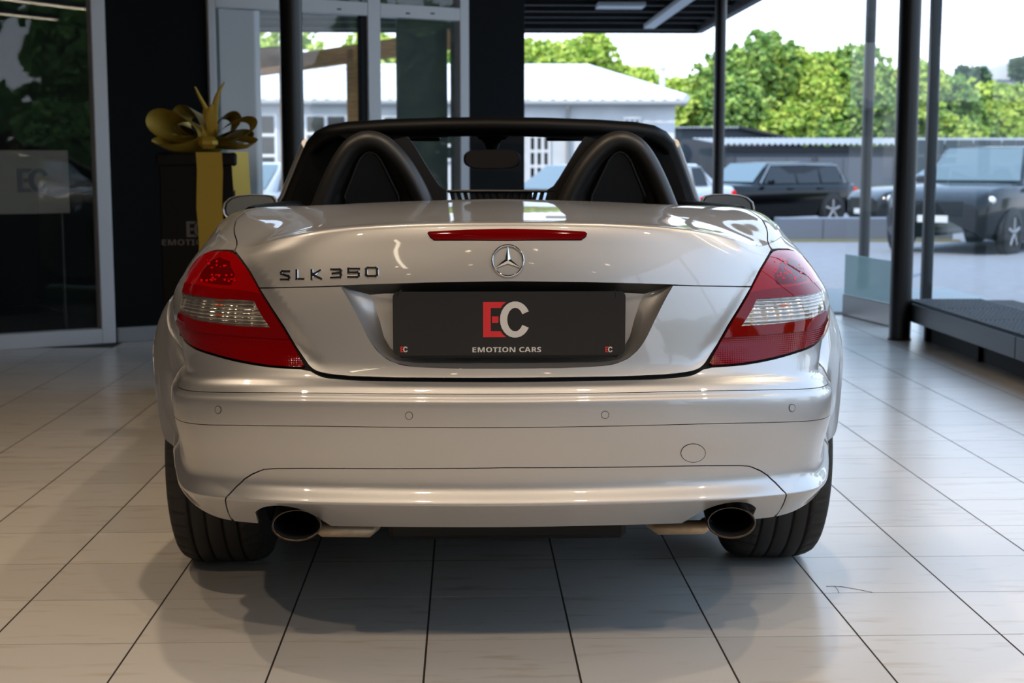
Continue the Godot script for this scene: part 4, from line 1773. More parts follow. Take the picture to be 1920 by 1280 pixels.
func build_gift():
	var zb := -6.60
	var c := onz(370, 560, zb)
	var t := thing("gift_box", "tall black gift box with a big golden bow and ribbon", "gift box", Vector3(c.x, 0, zb - .2), .04)
	var top := onz(370, 286, zb).y
	var mb := MB.new()
	mb.box(Vector3(.34, top - .02, .34), Transform3D(Basis(), Vector3(0, (top - .02) * .5, 0)), .008)
	put(mb, "box_body", M.box_black, t)
	mb = MB.new()
	mb.box(Vector3(.36, .06, .36), Transform3D(Basis(), Vector3(0, top - .03, 0)), .008)
	put(mb, "lid", M.box_black, t)
	var rb := MB.new()
	var x0 := onz(390, 400, zb).x - c.x
	# band down the front and over the lid, slightly crumpled
	var pts := []
	for k in 14:
		var u := k / 13.0
		pts.append(Vector3(x0 + .004 * sin(k * 1.7), top + .002 - u * (top - .03), .184 + .004 * sin(k * 2.3)))
	strip(rb, pts, Vector3(.058, 0, .0))
	put(rb, "ribbon_band", M.gold, t)
	rb = MB.new()
	pts = []
	for k in 10:
		var u := k / 9.0
		pts.append(Vector3(.19 + .012 * sin(u * 3.0), top + .004 - u * .9, .13 + .01 * sin(k * 1.9)))
	strip(rb, pts, Vector3(.034, 0, -.040))
	put(rb, "ribbon_tail", M.gold, t)
	# loops of the bow: [end x, end y, end z, half width, fullness]
	var o := Vector3(x0 - .0, top + .045, .13)
	var loops := [[-.215, .085, .06, .080, .16], [-.21, -.012, .08, .055, .05], [-.12, .14, -.06, .06, .12], [.20, .09, .03, .036, .10], [.205, .0, .05, .034, .05], [.10, .12, -.08, .05, .10], [-.17, .04, -.10, .05, .09], [.17, .03, -.10, .04, .07]]
	for q in loops:
		var lp := MB.new()
		var path := []
		var ax := Vector3(q[0], q[1], q[2])
		var up := ax.cross(Vector3.BACK).normalized() * signf(-q[0])
		if up.y < 0: up = -up
		for k in 25:
			var th := TAU * k / 24.0
			path.append(o + ax * (.5 - .5 * cos(th)) + up * q[4] * .5 * sin(th) * (.55 + .45 * (.5 - .5 * cos(th))))
		strip(lp, path, Vector3(0, q[3] * .35, q[3]).rotated(Vector3.UP, .6 * signf(q[0])))
		put(lp, "bow_loop", M.gold, t)
	for q in [[-.045, .25, .03, .022, -.3], [.085, .27, .04, .026, .35], [.03, .17, .05, .040, .1], [-.01, .15, .0, .035, -.2]]:
		var tl := MB.new()
		var rows := []
		for k in 10:
			var u := k / 9.0
			var c2: Vector3 = o + Vector3(q[0] * u * u + .012 * sin(u * 5 + q[4]), q[1] * u, q[2] * u)
			var hw: float = q[3] * (.45 + 1.1 * u - 1.35 * u * u)
			rows.append(PackedVector3Array([c2 + Vector3(-hw, -hw * q[4], .0), c2 + Vector3(0, 0, .008), c2 + Vector3(hw, hw * q[4], .0)]))
		tl.grid(rows)
		put(tl, "bow_tail", M.gold, t)
	var kn := MB.new()
	kn.box(Vector3(.085, .055, .06), Transform3D(Basis(), o + Vector3(0, 0, .06)), .02)
	put(kn, "bow_knot", M.gold, t)
	# print on the front
	var lz := .1715
	logo_ec(t, onz(345, 445, zb).x - c.x, onz(345, 445, zb).y, .072, lz, M.print_grey, M.print_grey)
	var tm := put_mesh(text_mesh("EMOTION CARS", .026, .001), "lettering", M.print_grey, t)
	tm.position = Vector3(onz(372, 455, zb).x - c.x, onz(372, 455, zb).y, lz)
	tm.scale = Vector3(1.35, 1, 1)

# ---------------------------------------------------------------- outside
const GROUND := -0.37
const SKY_E := 1.65
const SUN_E := 1.4
const FOCUS_MM := 50.70

func at_px(px: float, dist: float) -> float:
	return onz(px, 400, -dist).x

func y_px(py: float, dist: float) -> float:
	return onz(960, py, -dist).y

func build_outside():
	var g := MB.new()
	box_at(g, Vector3(-70, GROUND - .3, -140), Vector3(90, GROUND, 60))
	struct_(put(g, "ground", M.asphalt))
	var ap := MB.new()
	box_at(ap, Vector3(.4, GROUND, -12.6), Vector3(4.2, -.03, -10.36), .01)
	struct_(put(ap, "path", M.gravel))
	build_office()
	build_canopy()
	build_white_building()
	build_garages()
	build_planter()
	build_pergola()
	build_vehicles()
	build_trees()

func build_office():
	# the dim office behind the first window
	var x := front_x()
	var n := front_n()
	var t1 := front_t(391, 200)
	var o := MB.new()
	front_box(o, -3.2, t1, 0, 2.8, .1, -2.6)
	struct_(put(o, "wall_office_back", M.office))
	o = MB.new()
	front_box(o, t1 - .45, t1 - .35, 0, 2.8, 2.4, -.22)
	struct_(put(o, "wall_office_side", M.office))
	o = MB.new()
	front_box(o, -3.2, t1 - .35, 2.7, 2.8, 2.6, -.1)
	struct_(put(o, "ceiling_office", M.office))
	o = MB.new()
	front_box(o, -3.2, t1 - .35, -.1, .0, 2.6, -.05)
	struct_(put(o, "floor_office", M.office_floor))
	o = MB.new()
	front_box(o, -3.3, -3.2, 0, 2.8, 2.7, 0)
	struct_(put(o, "wall_office_end", M.office))
	# pale board with the firm's two letters, behind the glass
	var t0 := front_t(-60, 340)
	var tb := front_t(140, 340)
	var y0 := front_y(70, 402)
	var y1 := front_y(70, 281)
	var b := thing("sign_board", "pale board with two grey letters behind the office glass", "sign", FA + x * (t0 + tb) * .5 - n * .14 + Vector3.UP * y0, FT)
	var m := MB.new()
	m.box(Vector3(tb - t0, y1 - y0, .02), Transform3D(Basis(), Vector3(0, (y1 - y0) * .5, 0)), .002)
	put(m, "board", M.sign_pale, b)
	for e in [-.25, .25]:
		var lg := MB.new()
		lg.tube([Vector3(e, 0, 0), Vector3(e, -y0, 0)], .012, 8)
		put(lg, "leg", M.black_metal, b)
	var lx := front_t(42, 340) - (t0 + tb) * .5
	logo_ec(b, lx, front_y(70, 361) - y0, front_y(70, 316) - front_y(70, 361), .0105, M.sign_grey, M.sign_grey, .002)

func build_canopy():
	var H := 2.557
	var t := thing("entrance_canopy", "black flat canopy over the entrance with pale lamp strips beneath", "canopy", Vector3(0, H, -13.8))
	var x0 := -4.5
	var x1 := 2.62
	var m := MB.new()
	m.box(Vector3(x1 - x0, .06, 6.1), Transform3D(Basis(), Vector3((x0 + x1) * .5, .16, -.1)))
	put(m, "roof_deck", M.canopy_black, t)
	for q in [[x0, x1, -3.2, -3.12], [x0, x1, 2.9, 2.98]]:
		m = MB.new()
		m.box(Vector3(q[1] - q[0], .24, .08), Transform3D(Basis(), Vector3((q[0] + q[1]) * .5, .12, (q[2] + q[3]) * .5)), .006)
		put(m, "fascia", M.canopy_black, t)
		m = MB.new()
		m.box(Vector3(q[1] - q[0], .02, .01), Transform3D(Basis(), Vector3((q[0] + q[1]) * .5, .035, q[3] + .006)))
		put(m, "fascia_trim", M.grey_trim, t)
	for x in [x0, x1]:
		m = MB.new()
		m.box(Vector3(.08, .24, 6.1), Transform3D(Basis(), Vector3(x, .12, -.1)), .006)
		put(m, "fascia", M.canopy_black, t)
	for k in 10:
		m = MB.new()
		m.box(Vector3(x1 - x0 - .1, .07, .05), Transform3D(Basis(), Vector3((x0 + x1) * .5, .10, -2.6 + k * .6)))
		put(m, "purlin", M.canopy_black, t)
	m = MB.new()
	m.box(Vector3(.12, .05, 5.2), Transform3D(Basis(), Vector3(1.97, .03, -.0)), .004)
	put(m, "lamp_strip", M.lamp_white, t)
	for x in [-2.6, -.6, 1.43]:
		m = MB.new()
		m.box(Vector3(.46, .04, .32), Transform3D(Basis(), Vector3(x, .04, -.55)), .004)
		put(m, "lamp_panel", M.lamp_white, t)
	for q in [[1345.0, 12.0, .048, "slim black canopy post standing before the grey garages"], [1622.0, 16.4, .062, "black post standing outside the open glass door"]]:
		var c := onz(q[1 - 1], 400, -q[1])
		m = MB.new()
		lathe(m, [[GROUND, q[2]], [H - .001 if q[1] < 13 else 3.6, q[2]], [H if q[1] < 13 else 3.601, .001]], Vector3(c.x, 0, -q[1]), Vector3.UP, 20)
		tag(put(m, "canopy_post", M.black_metal), q[3], "post")

func corrugated(a: Vector3, b: Vector3, c: Vector3, d: Vector3, n: int, amp: float) -> MB:
	# sheet from the eave a-b to the ridge d-c, waves running up the slope
	var mb := MB.new()
	var nn := (b - a).cross(d - a).normalized()
	if nn.y < 0: nn = -nn
	var r0 := PackedVector3Array()
	var r1 := PackedVector3Array()
	for k in n * 4 + 1:
		var u := float(k) / (n * 4)
		var w := nn * amp * sin(k * PI / 2)
		r0.append(a.lerp(b, u) + w); r1.append(d.lerp(c, u) + w)
	mb.grid([r0, r1])
	return mb

func build_white_building():
	var zf := -38.0
	var ye := y_px(188, 38)
	var xr := at_px(1264, 38)
	var xl := -17.0
	var t := thing("white_building", "long low white building with a pale hipped roof", "building", Vector3(0, GROUND, zf))
	var h := ye - GROUND
	var m := MB.new()
	m.box(Vector3(xr - xl, h, 9.6), Transform3D(Basis(), Vector3((xl + xr) * .5, h * .5, -4.9)))
	put(m, "wall", M.render_white, t)
	var yr := y_px(128, 43) - GROUND
	var xa := at_px(1100, 43)
	var e := .25
	var A := Vector3(xl, h, e); var B := Vector3(xr + e, h, e); var C := Vector3(xa, yr, -5.0); var D := Vector3(xl, yr, -5.0)
	put(corrugated(A, B, C, D, 70, .03), "roof", M.roof_pale, t)
	put(corrugated(B, Vector3(xr + e, h, -10.0), C, C, 30, .03), "roof", M.roof_pale, t)
	m = MB.new()
	m.tube([D + Vector3(0, .03, 0), C + Vector3(0, .03, 0), B + Vector3(0, .05, 0)], .10, 8)
	put(m, "ridge_cap", M.roof_pale, t)
	m = MB.new()
	m.tube([A + Vector3(0, -.08, .06), B + Vector3(0, -.08, .06)], .075, 8)
	put(m, "gutter", M.grey_trim, t)
	m = MB.new()
	var xd := at_px(1064, 38)
	m.tube([Vector3(xd, h - .1, .10), Vector3(xd, h - .35, .06), Vector3(xd, 0, .06)], .06, 8)
	put(m, "downpipe", M.grey_trim, t)
	# windows with white bars
	for q in [[575, 690, 216, 320], [400, 520, 215, 330], [992, 1030, 255, 340], [1170, 1198, 222, 262], [720, 850, 218, 300]]:
		var w := subnode("window", t)
		var a := at_px(q[0], 38); var b := at_px(q[1], 38)
		var y0 := y_px(q[3], 38) - GROUND; var y1 := y_px(q[2], 38) - GROUND
		m = MB.new()
		m.box(Vector3(b - a, y1 - y0, .04), Transform3D(Basis(), Vector3((a + b) * .5, (y0 + y1) * .5, -.085)))
		put(m, "pane", M.far_glass, w)
		for k in 4:
			m = MB.new()
			var x := lerpf(a, b, k / 3.0)
			m.box(Vector3(.08, y1 - y0 + .08, .06), Transform3D(Basis(), Vector3(x, (y0 + y1) * .5, -.06)), .006)
			put(m, "bar", M.white_frame, w)
		for k in 4:
			m = MB.new()
			m.box(Vector3(b - a + .08, .08, .06), Transform3D(Basis(), Vector3((a + b) * .5, lerpf(y0, y1, k / 3.0), -.058)), .006)
			put(m, "bar", M.white_frame, w)
	var ch := MB.new()
	var cx := at_px(1245, 47)
	lathe(ch, [[GROUND, .10], [y_px(126, 47), .10], [y_px(125, 47), .15], [y_px(120, 47), .15], [y_px(119, 47), .001]], Vector3(cx, 0, -47.8), Vector3.UP, 16)
	tag(put(ch, "chimney_pipe", M.roof_pale), "thin white chimney pipe rising behind the white building", "chimney")

func build_garages():
	# row of dark grey garages with a corrugated roof edge
	var zf := -43.0
	var x0 := at_px(1360, 43)
	var x1 := at_px(2080, 43)
	var yt := y_px(276, 43)
	var t := thing("garage_row", "row of low dark grey garages with corrugated roof edge", "garage", Vector3(0, GROUND, zf))
	var h := yt - GROUND
	var m := MB.new()
	m.box(Vector3(x1 - x0, h, 5.0), Transform3D(Basis(), Vector3((x0 + x1) * .5, h * .5, -2.55)))
	put(m, "wall", M.garage_grey, t)
	m = MB.new()
	m.box(Vector3(x1 - x0, .16, .06), Transform3D(Basis(), Vector3((x0 + x1) * .5, h - .05, .0)))
	put(m, "fascia_board", M.garage_dark, t)
	put(corrugated(Vector3(x0 - .2, h + .09, .2), Vector3(x1, h + .09, .2), Vector3(x1, h + .34, -5.2), Vector3(x0 - .2, h + .34, -5.2), int((x1 - x0) / .17), .035), "roof", M.roof_grey, t)
	for k in 5:
		var a := x0 + .3 + k * 2.45
		var d := subnode("garage_door", t)
		m = MB.new()
		m.box(Vector3(2.25, h - .3, .05), Transform3D(Basis(), Vector3(a + 1.12, (h - .3) * .5, .0)), .01)
		put(m, "leaf", M.garage_door, d)
		for e in [.75, 1.5]:
			m = MB.new()
			m.box(Vector3(.02, h - .34, .02), Transform3D(Basis(), Vector3(a + e, (h - .3) * .5, .03)))
			put(m, "rib", M.garage_grey, d)
	# shed with a gable, further back
	var t2 := thing("shed", "dark grey shed with a low gabled roof behind the black wagon", "shed", Vector3(0, GROUND, -49.6))
	var a0 := at_px(1276, 49.6)
	var a1 := at_px(1500, 49.6)
	var ye := y_px(268, 49.6) - GROUND
	var yp := y_px(242, 49.6) - GROUND
	var xp := at_px(1385, 49.6)
	m = MB.new()
	m.prism(PackedVector2Array([Vector2(a0, 0), Vector2(a1, 0), Vector2(a1, ye), Vector2(xp, yp), Vector2(a0, yp)]), -4.0)
	put(m, "wall", M.garage_grey, t2)
	put(corrugated(Vector3(a0 - .2, yp + .05, .25), Vector3(xp, yp + .05, .25), Vector3(xp, yp + .1, -4.2), Vector3(a0 - .2, yp + .1, -4.2), 18, .035), "roof", M.roof_grey, t2)
	m = MB.new()
	m.box(Vector3(Vector2(a1 - xp, yp - ye).length() + .2, .10, 4.4), Transform3D(Basis(Vector3.BACK, -atan2(yp - ye, a1 - xp)), Vector3((xp + a1) * .5, (yp + ye) * .5 + .05, -1.95)), .01)
	put(m, "roof_slab", M.garage_dark, t2)
	# tall dark fence of upright sheets, right of the garages
	var f := thing("sheet_fence", "dark upright sheet fence beyond the right glass front", "fence", Vector3(at_px(1700, 36), GROUND, -36))
	for k in 60:
		m = MB.new()
		m.box(Vector3(.34, 2.0, .04), Transform3D(Basis(), Vector3(k * .36, 1.0, .02 * (k % 2))), .008)
		put(m, "sheet", M.fence_grey, f)
	var wb := thing("far_house", "plain white house far behind the pine tree", "building", Vector3(at_px(1905, 70), GROUND, -72))
	m = MB.new()
	m.box(Vector3(5.0, y_px(150, 70) - GROUND, 6), Transform3D(Basis(), Vector3(0, (y_px(150, 70) - GROUND) * .5, 0)))
	put(m, "wall", M.render_white, wb)
	m = MB.new()
	m.prism(PackedVector2Array([Vector2(-2.7, 0), Vector2(2.7, 0), Vector2(2.7, .3), Vector2(0, 1.2), Vector2(-2.7, .3)]), -6.2, Transform3D(Basis(), Vector3(0, y_px(150, 70) - GROUND, 3.1)))
	put(m, "roof", M.roof_pale, wb)

func build_planter():
	var d := 26.5
	var x0 := at_px(1463, d)
	var t := thing("planter_box", "low grey panelled planter box in the car park", "planter", Vector3(x0, GROUND, -d - .3))
	for k in 4:
		var m := MB.new()
		m.box(Vector3(.80, .42, .55), Transform3D(Basis(), Vector3(.41 + k * .81, .21, 0)), .01)
		put(m, "panel", M.planter, t)
	var s := MB.new()
	box_at(s, Vector3(x0 - 2.0, GROUND, -d + .25), Vector3(x0 + 3.3, GROUND + .03, -d - .0), .005)
	tag(put(s, "verge", M.verge), "narrow strip of dry grass at the planter's foot", "grass", "", "stuff")

func build_pergola():
	var t := thing("timber_frame", "light brown timber frame standing outside the white framed window", "timber frame", Vector3(at_px(667, 14.6), GROUND, -14.6))
	var o := t.position
	var m := MB.new()
	m.box(Vector3(.14, 2.55, .14), Transform3D(Basis(), Vector3(0, 1.275, 0)), .008)
	put(m, "post", M.wood, t)
	var a := onz(480, 128, -16.2) - o
	var b := onz(862, 72, -13.2) - o
	for q in [[a, b, .17]]:
		m = MB.new()
		var dir: Vector3 = (q[1] - q[0]).normalized()
		var up := Vector3.UP
		var zz := dir.cross(up).normalized()
		m.box(Vector3(q[0].distance_to(q[1]), q[2], .10), Transform3D(Basis(dir, zz.cross(dir), zz), (q[0] + q[1]) * .5), .008)
		put(m, "beam", M.wood, t)
	m = MB.new()
	var a2 := onz(408, 118, -13.6) - o
	var b2 := onz(520, 105, -15.6) - o
	var d2 := (b2 - a2).normalized()
	var z2 := d2.cross(Vector3.UP).normalized()
	m.box(Vector3(a2.distance_to(b2), .20, .10), Transform3D(Basis(d2, z2.cross(d2), z2), (a2 + b2) * .5), .008)
	put(m, "beam", M.wood, t)
	m = MB.new()
	var pa := onz(536, 130, -15.4) - o
	m.box(Vector3(.13, pa.y, .13), Transform3D(Basis(), Vector3(pa.x, pa.y * .5, pa.z)), .008)
	put(m, "post", M.wood, t)
	# pale wall end beside the window, outside
	var w := MB.new()
	var c0 := onz(404, 300, -10.6)
	var c1 := onz(488, 300, -10.6)
	w.box(Vector3(c1.x - c0.x, 3.0, .25), Transform3D(Basis(), Vector3((c0.x + c1.x) * .5, 1.2, -10.6)), .01)
	struct_(put(w, "wall_outside", M.render_grey))

# ---- parked cars: lofted lower body, painted roof, dark windows, wheels, lamps
func vehicle(label: String, body: Material, L: float, W: float, H: float, belt: float, hood: float, cowl: float, roof0: float, roof1: float, tail: float, at: Vector3, turn: float, boxy := 0.0):
	var t := thing("parked_car", label, "car", at, turn)
	# front at +x
	var st := [[-L * .5, .42, belt * .92, .80], [-L * .5 + .12, .26, belt * .99, .92], [-L * .5 + .8, .20, belt, 1.0], [0.0, .18, belt, 1.0], [cowl, .18, belt - .01, 1.0], [L * .5 - .7, .20, hood + .02, .98], [L * .5 - .15, .26, hood - .10, .88], [L * .5, .36, hood - .26, .74]]
	var rows := []
	for s in st:
		var w: float = W * .5 * s[3]
		var r := PackedVector3Array()
		var half := [[.90, 0.0], [.97, .18], [1.0, .50], [.985, .78], [.93, .95], [.84, 1.0], [.45, 1.025]]
		for k in half.size():
			r.append(Vector3(s[0], lerpf(s[1], s[2], half[k][1]), w * half[k][0]))
		for k in range(half.size() - 1, -1, -1):
			r.append(Vector3(s[0], lerpf(s[1], s[2], half[k][1]), -w * half[k][0]))
		rows.append(r)
	var m := MB.new()
	m.grid(rows)
	for e in [0, rows.size() - 1]:
		var c := Vector3.ZERO
		for p in rows[e]: c += p / rows[e].size()
		for k in rows[e].size() - 1:
			m.tri(c, rows[e][k], rows[e][k + 1], Vector3(1 if e > 0 else -1, 0, 0))
	put(m, "body", body, t)
	var g0 := cowl
	var g1 := -L * .5 + tail
	var gs := [[g1, belt, .86, 0.0], [roof1, H - .02, .70, 1.0], [(roof0 + roof1) * .5, H, .72, 1.0], [roof0, H - .03, .70, 1.0], [g0, belt, .84, 0.0]]
	rows = []
	for s in gs:
		var r := PackedVector3Array()
		var wb := W * .5 * .86
		var wt: float = W * .5 * s[2]
		for q in [[wb, belt - .02], [lerpf(wb, wt, .9), lerpf(belt, s[1], .88)], [wt * .93, s[1] - .01], [wt * .5, s[1]]]:
			r.append(Vector3(s[0], q[1], q[0]))
		for q in [[-wt * .5, s[1]], [-wt * .93, s[1] - .01], [-lerpf(wb, wt, .9), lerpf(belt, s[1], .88)], [-wb, belt - .02]]:
			r.append(Vector3(s[0], q[1], q[0]))
		rows.append(r)
	m = MB.new()
	m.grid(rows)
	put(m, "roof", body, t)
	# windows
	var wb2 := W * .43
	var wt2 := W * .355
	for sd in [1.0, -1.0]:
		var xs := [g0 - .28, (g0 + g1) * .5 + .22, (g0 + g1) * .5 - .55, g1 + .30]
		for k in 3:
			var x0: float = xs[k] - .03
			var x1: float = xs[k + 1] + .03
			var q := []
			for p in [[x0, 0.0], [x1, 0.0], [x1, 1.0], [x0, 1.0]]:
				var lo := belt + .015
				var hi := H - .11
				var xx: float = p[0]
				if p[1] > .5:
					xx = clampf(xx, roof1 - .10, roof0 + .02)
				q.append(Vector3(xx, lerpf(lo, hi, p[1]), sd * (lerpf(wb2, wt2, p[1] * .95) + .012)))
			m = MB.new()
			m.quad(q[0], q[1], q[2], q[3], Vector3(0, 0, sd))
			put(m, "side_window", M.far_glass, t)
		m = MB.new()
		m.tube([Vector3(g0 - .2, belt + .02, sd * (wb2 + .012)), Vector3(roof0, H - .08, sd * (wt2 + .012)), Vector3((roof0 + roof1) * .5, H - .065, sd * (wt2 + .016)), Vector3(roof1 - .05, H - .09, sd * (wt2 + .012)), Vector3(g1 + .22, belt + .02, sd * (wb2 + .01))], .014, 6)
		put(m, "window_trim", M.alloy, t)
		for x in [.5, -.45]:
			m = MB.new()
			m.box(Vector3(.20, .03, .04), Transform3D(Basis(), Vector3((g0 + g1) * .5 + x, belt - .10, sd * W * .495)), .01)
			put(m, "door_handle", body, t)
		m = MB.new()
		m.box(Vector3(.10, .13, .20), Transform3D(Basis(), Vector3(g0 - .35, belt + .06, sd * (W * .5 + .08))), .04)
		put(m, "door_mirror", body, t)
		m = MB.new()
		m.box(Vector3(.34, .12, .30), Transform3D(Basis(Vector3.UP, -sd * .55), Vector3(L * .5 - .30, hood - .20, sd * W * .36)), .04)
		put(m, "headlight", M.lamp_white, t)
		m = MB.new()
		m.box(Vector3(.26, .13, .30), Transform3D(Basis(Vector3.UP, sd * .5), Vector3(-L * .5 + .16, belt - .16, sd * W * .38)), .04)
		put(m, "tail_lamp", M.red_bright, t)
		for x in [L * .5 - .86, -L * .5 + .98]:
			var wl := subnode("wheel", t)
			wl.position = Vector3(x, .335, sd * (W * .5 - .11))
			var ar := MB.new()
			lathe(ar, [[.0, .40], [.115 * sd, .40], [.118 * sd, .001]], Vector3.ZERO, Vector3.BACK, 24)
			put(ar, "wheel_arch", M.rubber, wl)
			var ty := MB.new()
			lathe(ty, [[-.08 * sd, .335], [.105 * sd, .335], [.125 * sd, .31], [.128 * sd, .25]], Vector3.ZERO, Vector3.BACK, 28)
			put(ty, "tyre", M.tyre, wl)
			var rm := MB.new()
			lathe(rm, [[.128 * sd, .255], [.10 * sd, .235], [.09 * sd, .001]], Vector3.ZERO, Vector3.BACK, 24)
			put(rm, "rim", M.rim_dark, wl)
			for k in 5:
				var sp := MB.new()
				sp.box(Vector3(.05, .22, .02), Transform3D(Basis(Vector3.BACK, TAU * k / 5.0), Basis(Vector3.BACK, TAU * k / 5.0) * Vector3(0, .13, 0) + Vector3(0, 0, .12 * sd)), .005)
				put(sp, "spoke", M.alloy, wl)
	m = MB.new()
	m.quad(Vector3(g0 - .06, belt + .03, wb2 * .93), Vector3(g0 - .06, belt + .03, -wb2 * .93), Vector3(roof0 + .02, H - .06, -wt2 * .92), Vector3(roof0 + .02, H - .06, wt2 * .92), Vector3(1, 1, 0))
	for k in m.v.size():
		m.v[k] += Vector3(.03, .02, 0)
	put(m, "windscreen", M.far_glass_pale, t)
	m = MB.new()
	m.quad(Vector3(g1 + .06, belt + .03, wb2 * .9), Vector3(g1 + .06, belt + .03, -wb2 * .9), Vector3(roof1 - .02, H - .07, -wt2 * .9), Vector3(roof1 - .02, H - .07, wt2 * .9), Vector3(-1, 1, 0))
	for k in m.v.size():
		m.v[k] += Vector3(-.03, .02, 0)
	put(m, "rear_window", M.far_glass, t)
	m = MB.new()
	m.box(Vector3(.04, .26, W * .5), Transform3D(Basis(), Vector3(L * .5 - .01, hood - .34, 0)), .015)
	put(m, "grille", M.black_trim, t)
	m = MB.new()
	m.box(Vector3(.02, .11, .50), Transform3D(Basis(), Vector3(L * .5 + .015, hood - .50, 0)), .003)
	put(m, "number_plate", M.render_white, t)
	return t

func build_vehicles():
	# black wagon: its rear wheel shows beside the planter
	var place := func_place(1424, 34.0)
	vehicle("black station wagon with bright window trim beside the grey garages", M.car_black, 4.9, 1.86, 1.46, .95, .92, .95, .35, -1.75, .25, place, PI + .55)
	vehicle("white car nosed in beside the black station wagon", M.car_white, 4.5, 1.80, 1.44, .94, .90, .90, .30, -1.2, .55, func_place(1190, 30.5), PI + .60)
	vehicle("silver car seen through the roadster's windscreen", M.car_silver, 4.5, 1.80, 1.43, .93, .89, .90, .30, -1.1, .65, func_place(1085, 26.0), PI + .40)
	vehicle("dark grey sport utility car behind the right glass front", M.car_dark, 5.0, 1.95, 1.72, 1.10, 1.06, .95, .40, -1.7, .28, func_place(1862, 24.5), PI + .85)
	vehicle("black saloon car behind the open glass door", M.car_black, 4.8, 1.86, 1.45, .95, .92, .95, .30, -1.2, .60, func_place(1800, 31.0), PI + .25)
	vehicle("light car parked before the white building's windows", M.car_white, 4.4, 1.80, 1.45, .95, .90, .90, .30, -1.2, .55, func_place(500, 26.0), PI + 1.0)

func func_place(px: float, d: float) -> Vector3:
	return Vector3(at_px(px, d), GROUND, -d)

func leaf_cluster() -> ArrayMesh:
	var mb := MB.new()
	for k in 3:
		var b := Basis(Vector3.UP, TAU * k / 3.0) * Basis(Vector3.RIGHT, .5 + .25 * k)
		var n := b * Vector3.BACK
		var a := [Vector3(0, -.5, 0), Vector3(.32, -.05, .06), Vector3(0, .5, 0), Vector3(-.32, -.05, .06)]
		var id := []
		for p in a:
			id.append(mb.vert(b * p, n))
		mb.quad_i(id[0], id[1], id[2], id[3])
	return mb.mesh()

func tree(label: String, group: String, base: Vector3, h: float, rad: float, c0: Color, c1: Color, n: int, sz: float, leaf: Mesh, seed_: int, conic := false):
	rng.seed = seed_
	var t := thing("leafy_tree" if not conic else "pine_tree", label, "tree", base, 0.0, group)
	var m := MB.new()
	m.tube([Vector3.ZERO, Vector3(.05, h * .3, 0), Vector3(0, h * .6, .05), Vector3(0, h * .85, 0)], [h * .035, h * .028, h * .018, h * .006], 8)
	put(m, "trunk", M.bark, t)
	var blobs := []
	for k in 15:
		var a := rng.randf() * TAU
		var yy := rng.randf_range(.28, .88)
		var rr := rad * rng.randf_range(.15, .72) * (1.0 - .55 * maxf(0, yy - .5) * 2)
		if conic:
			rr = rad * (1.0 - yy) * .8
		blobs.append([Vector3(cos(a) * rr, h * yy, sin(a) * rr), rad * rng.randf_range(.30, .50) * (1.0 - yy * .75 if conic else 1.0)])
	var mm := MultiMesh.new()
	mm.transform_format = MultiMesh.TRANSFORM_3D
	mm.use_colors = true
	mm.mesh = leaf
	mm.instance_count = n
	for k in n:
		var b: Array = blobs[rng.randi() % blobs.size()]
		var v: Vector3 = Vector3(rng.randfn(), rng.randfn(), rng.randfn()).normalized() * b[1] * pow(rng.randf(), .28)
		v.y *= .85
		var bs := Basis.from_euler(Vector3(rng.randf() * TAU, rng.randf() * TAU, rng.randf() * TAU)).scaled(Vector3.ONE * sz * rng.randf_range(.6, 1.3))
		mm.set_instance_transform(k, Transform3D(bs, b[0] + v))
		mm.set_instance_color(k, c0.lerp(c1, rng.randf()))
	var mi := MultiMeshInstance3D.new()
	mi.name = "crown"
	mi.multimesh = mm
	mi.material_override = M.leaf
	mi.set_meta("kind", "stuff")
	t.add_child(mi)

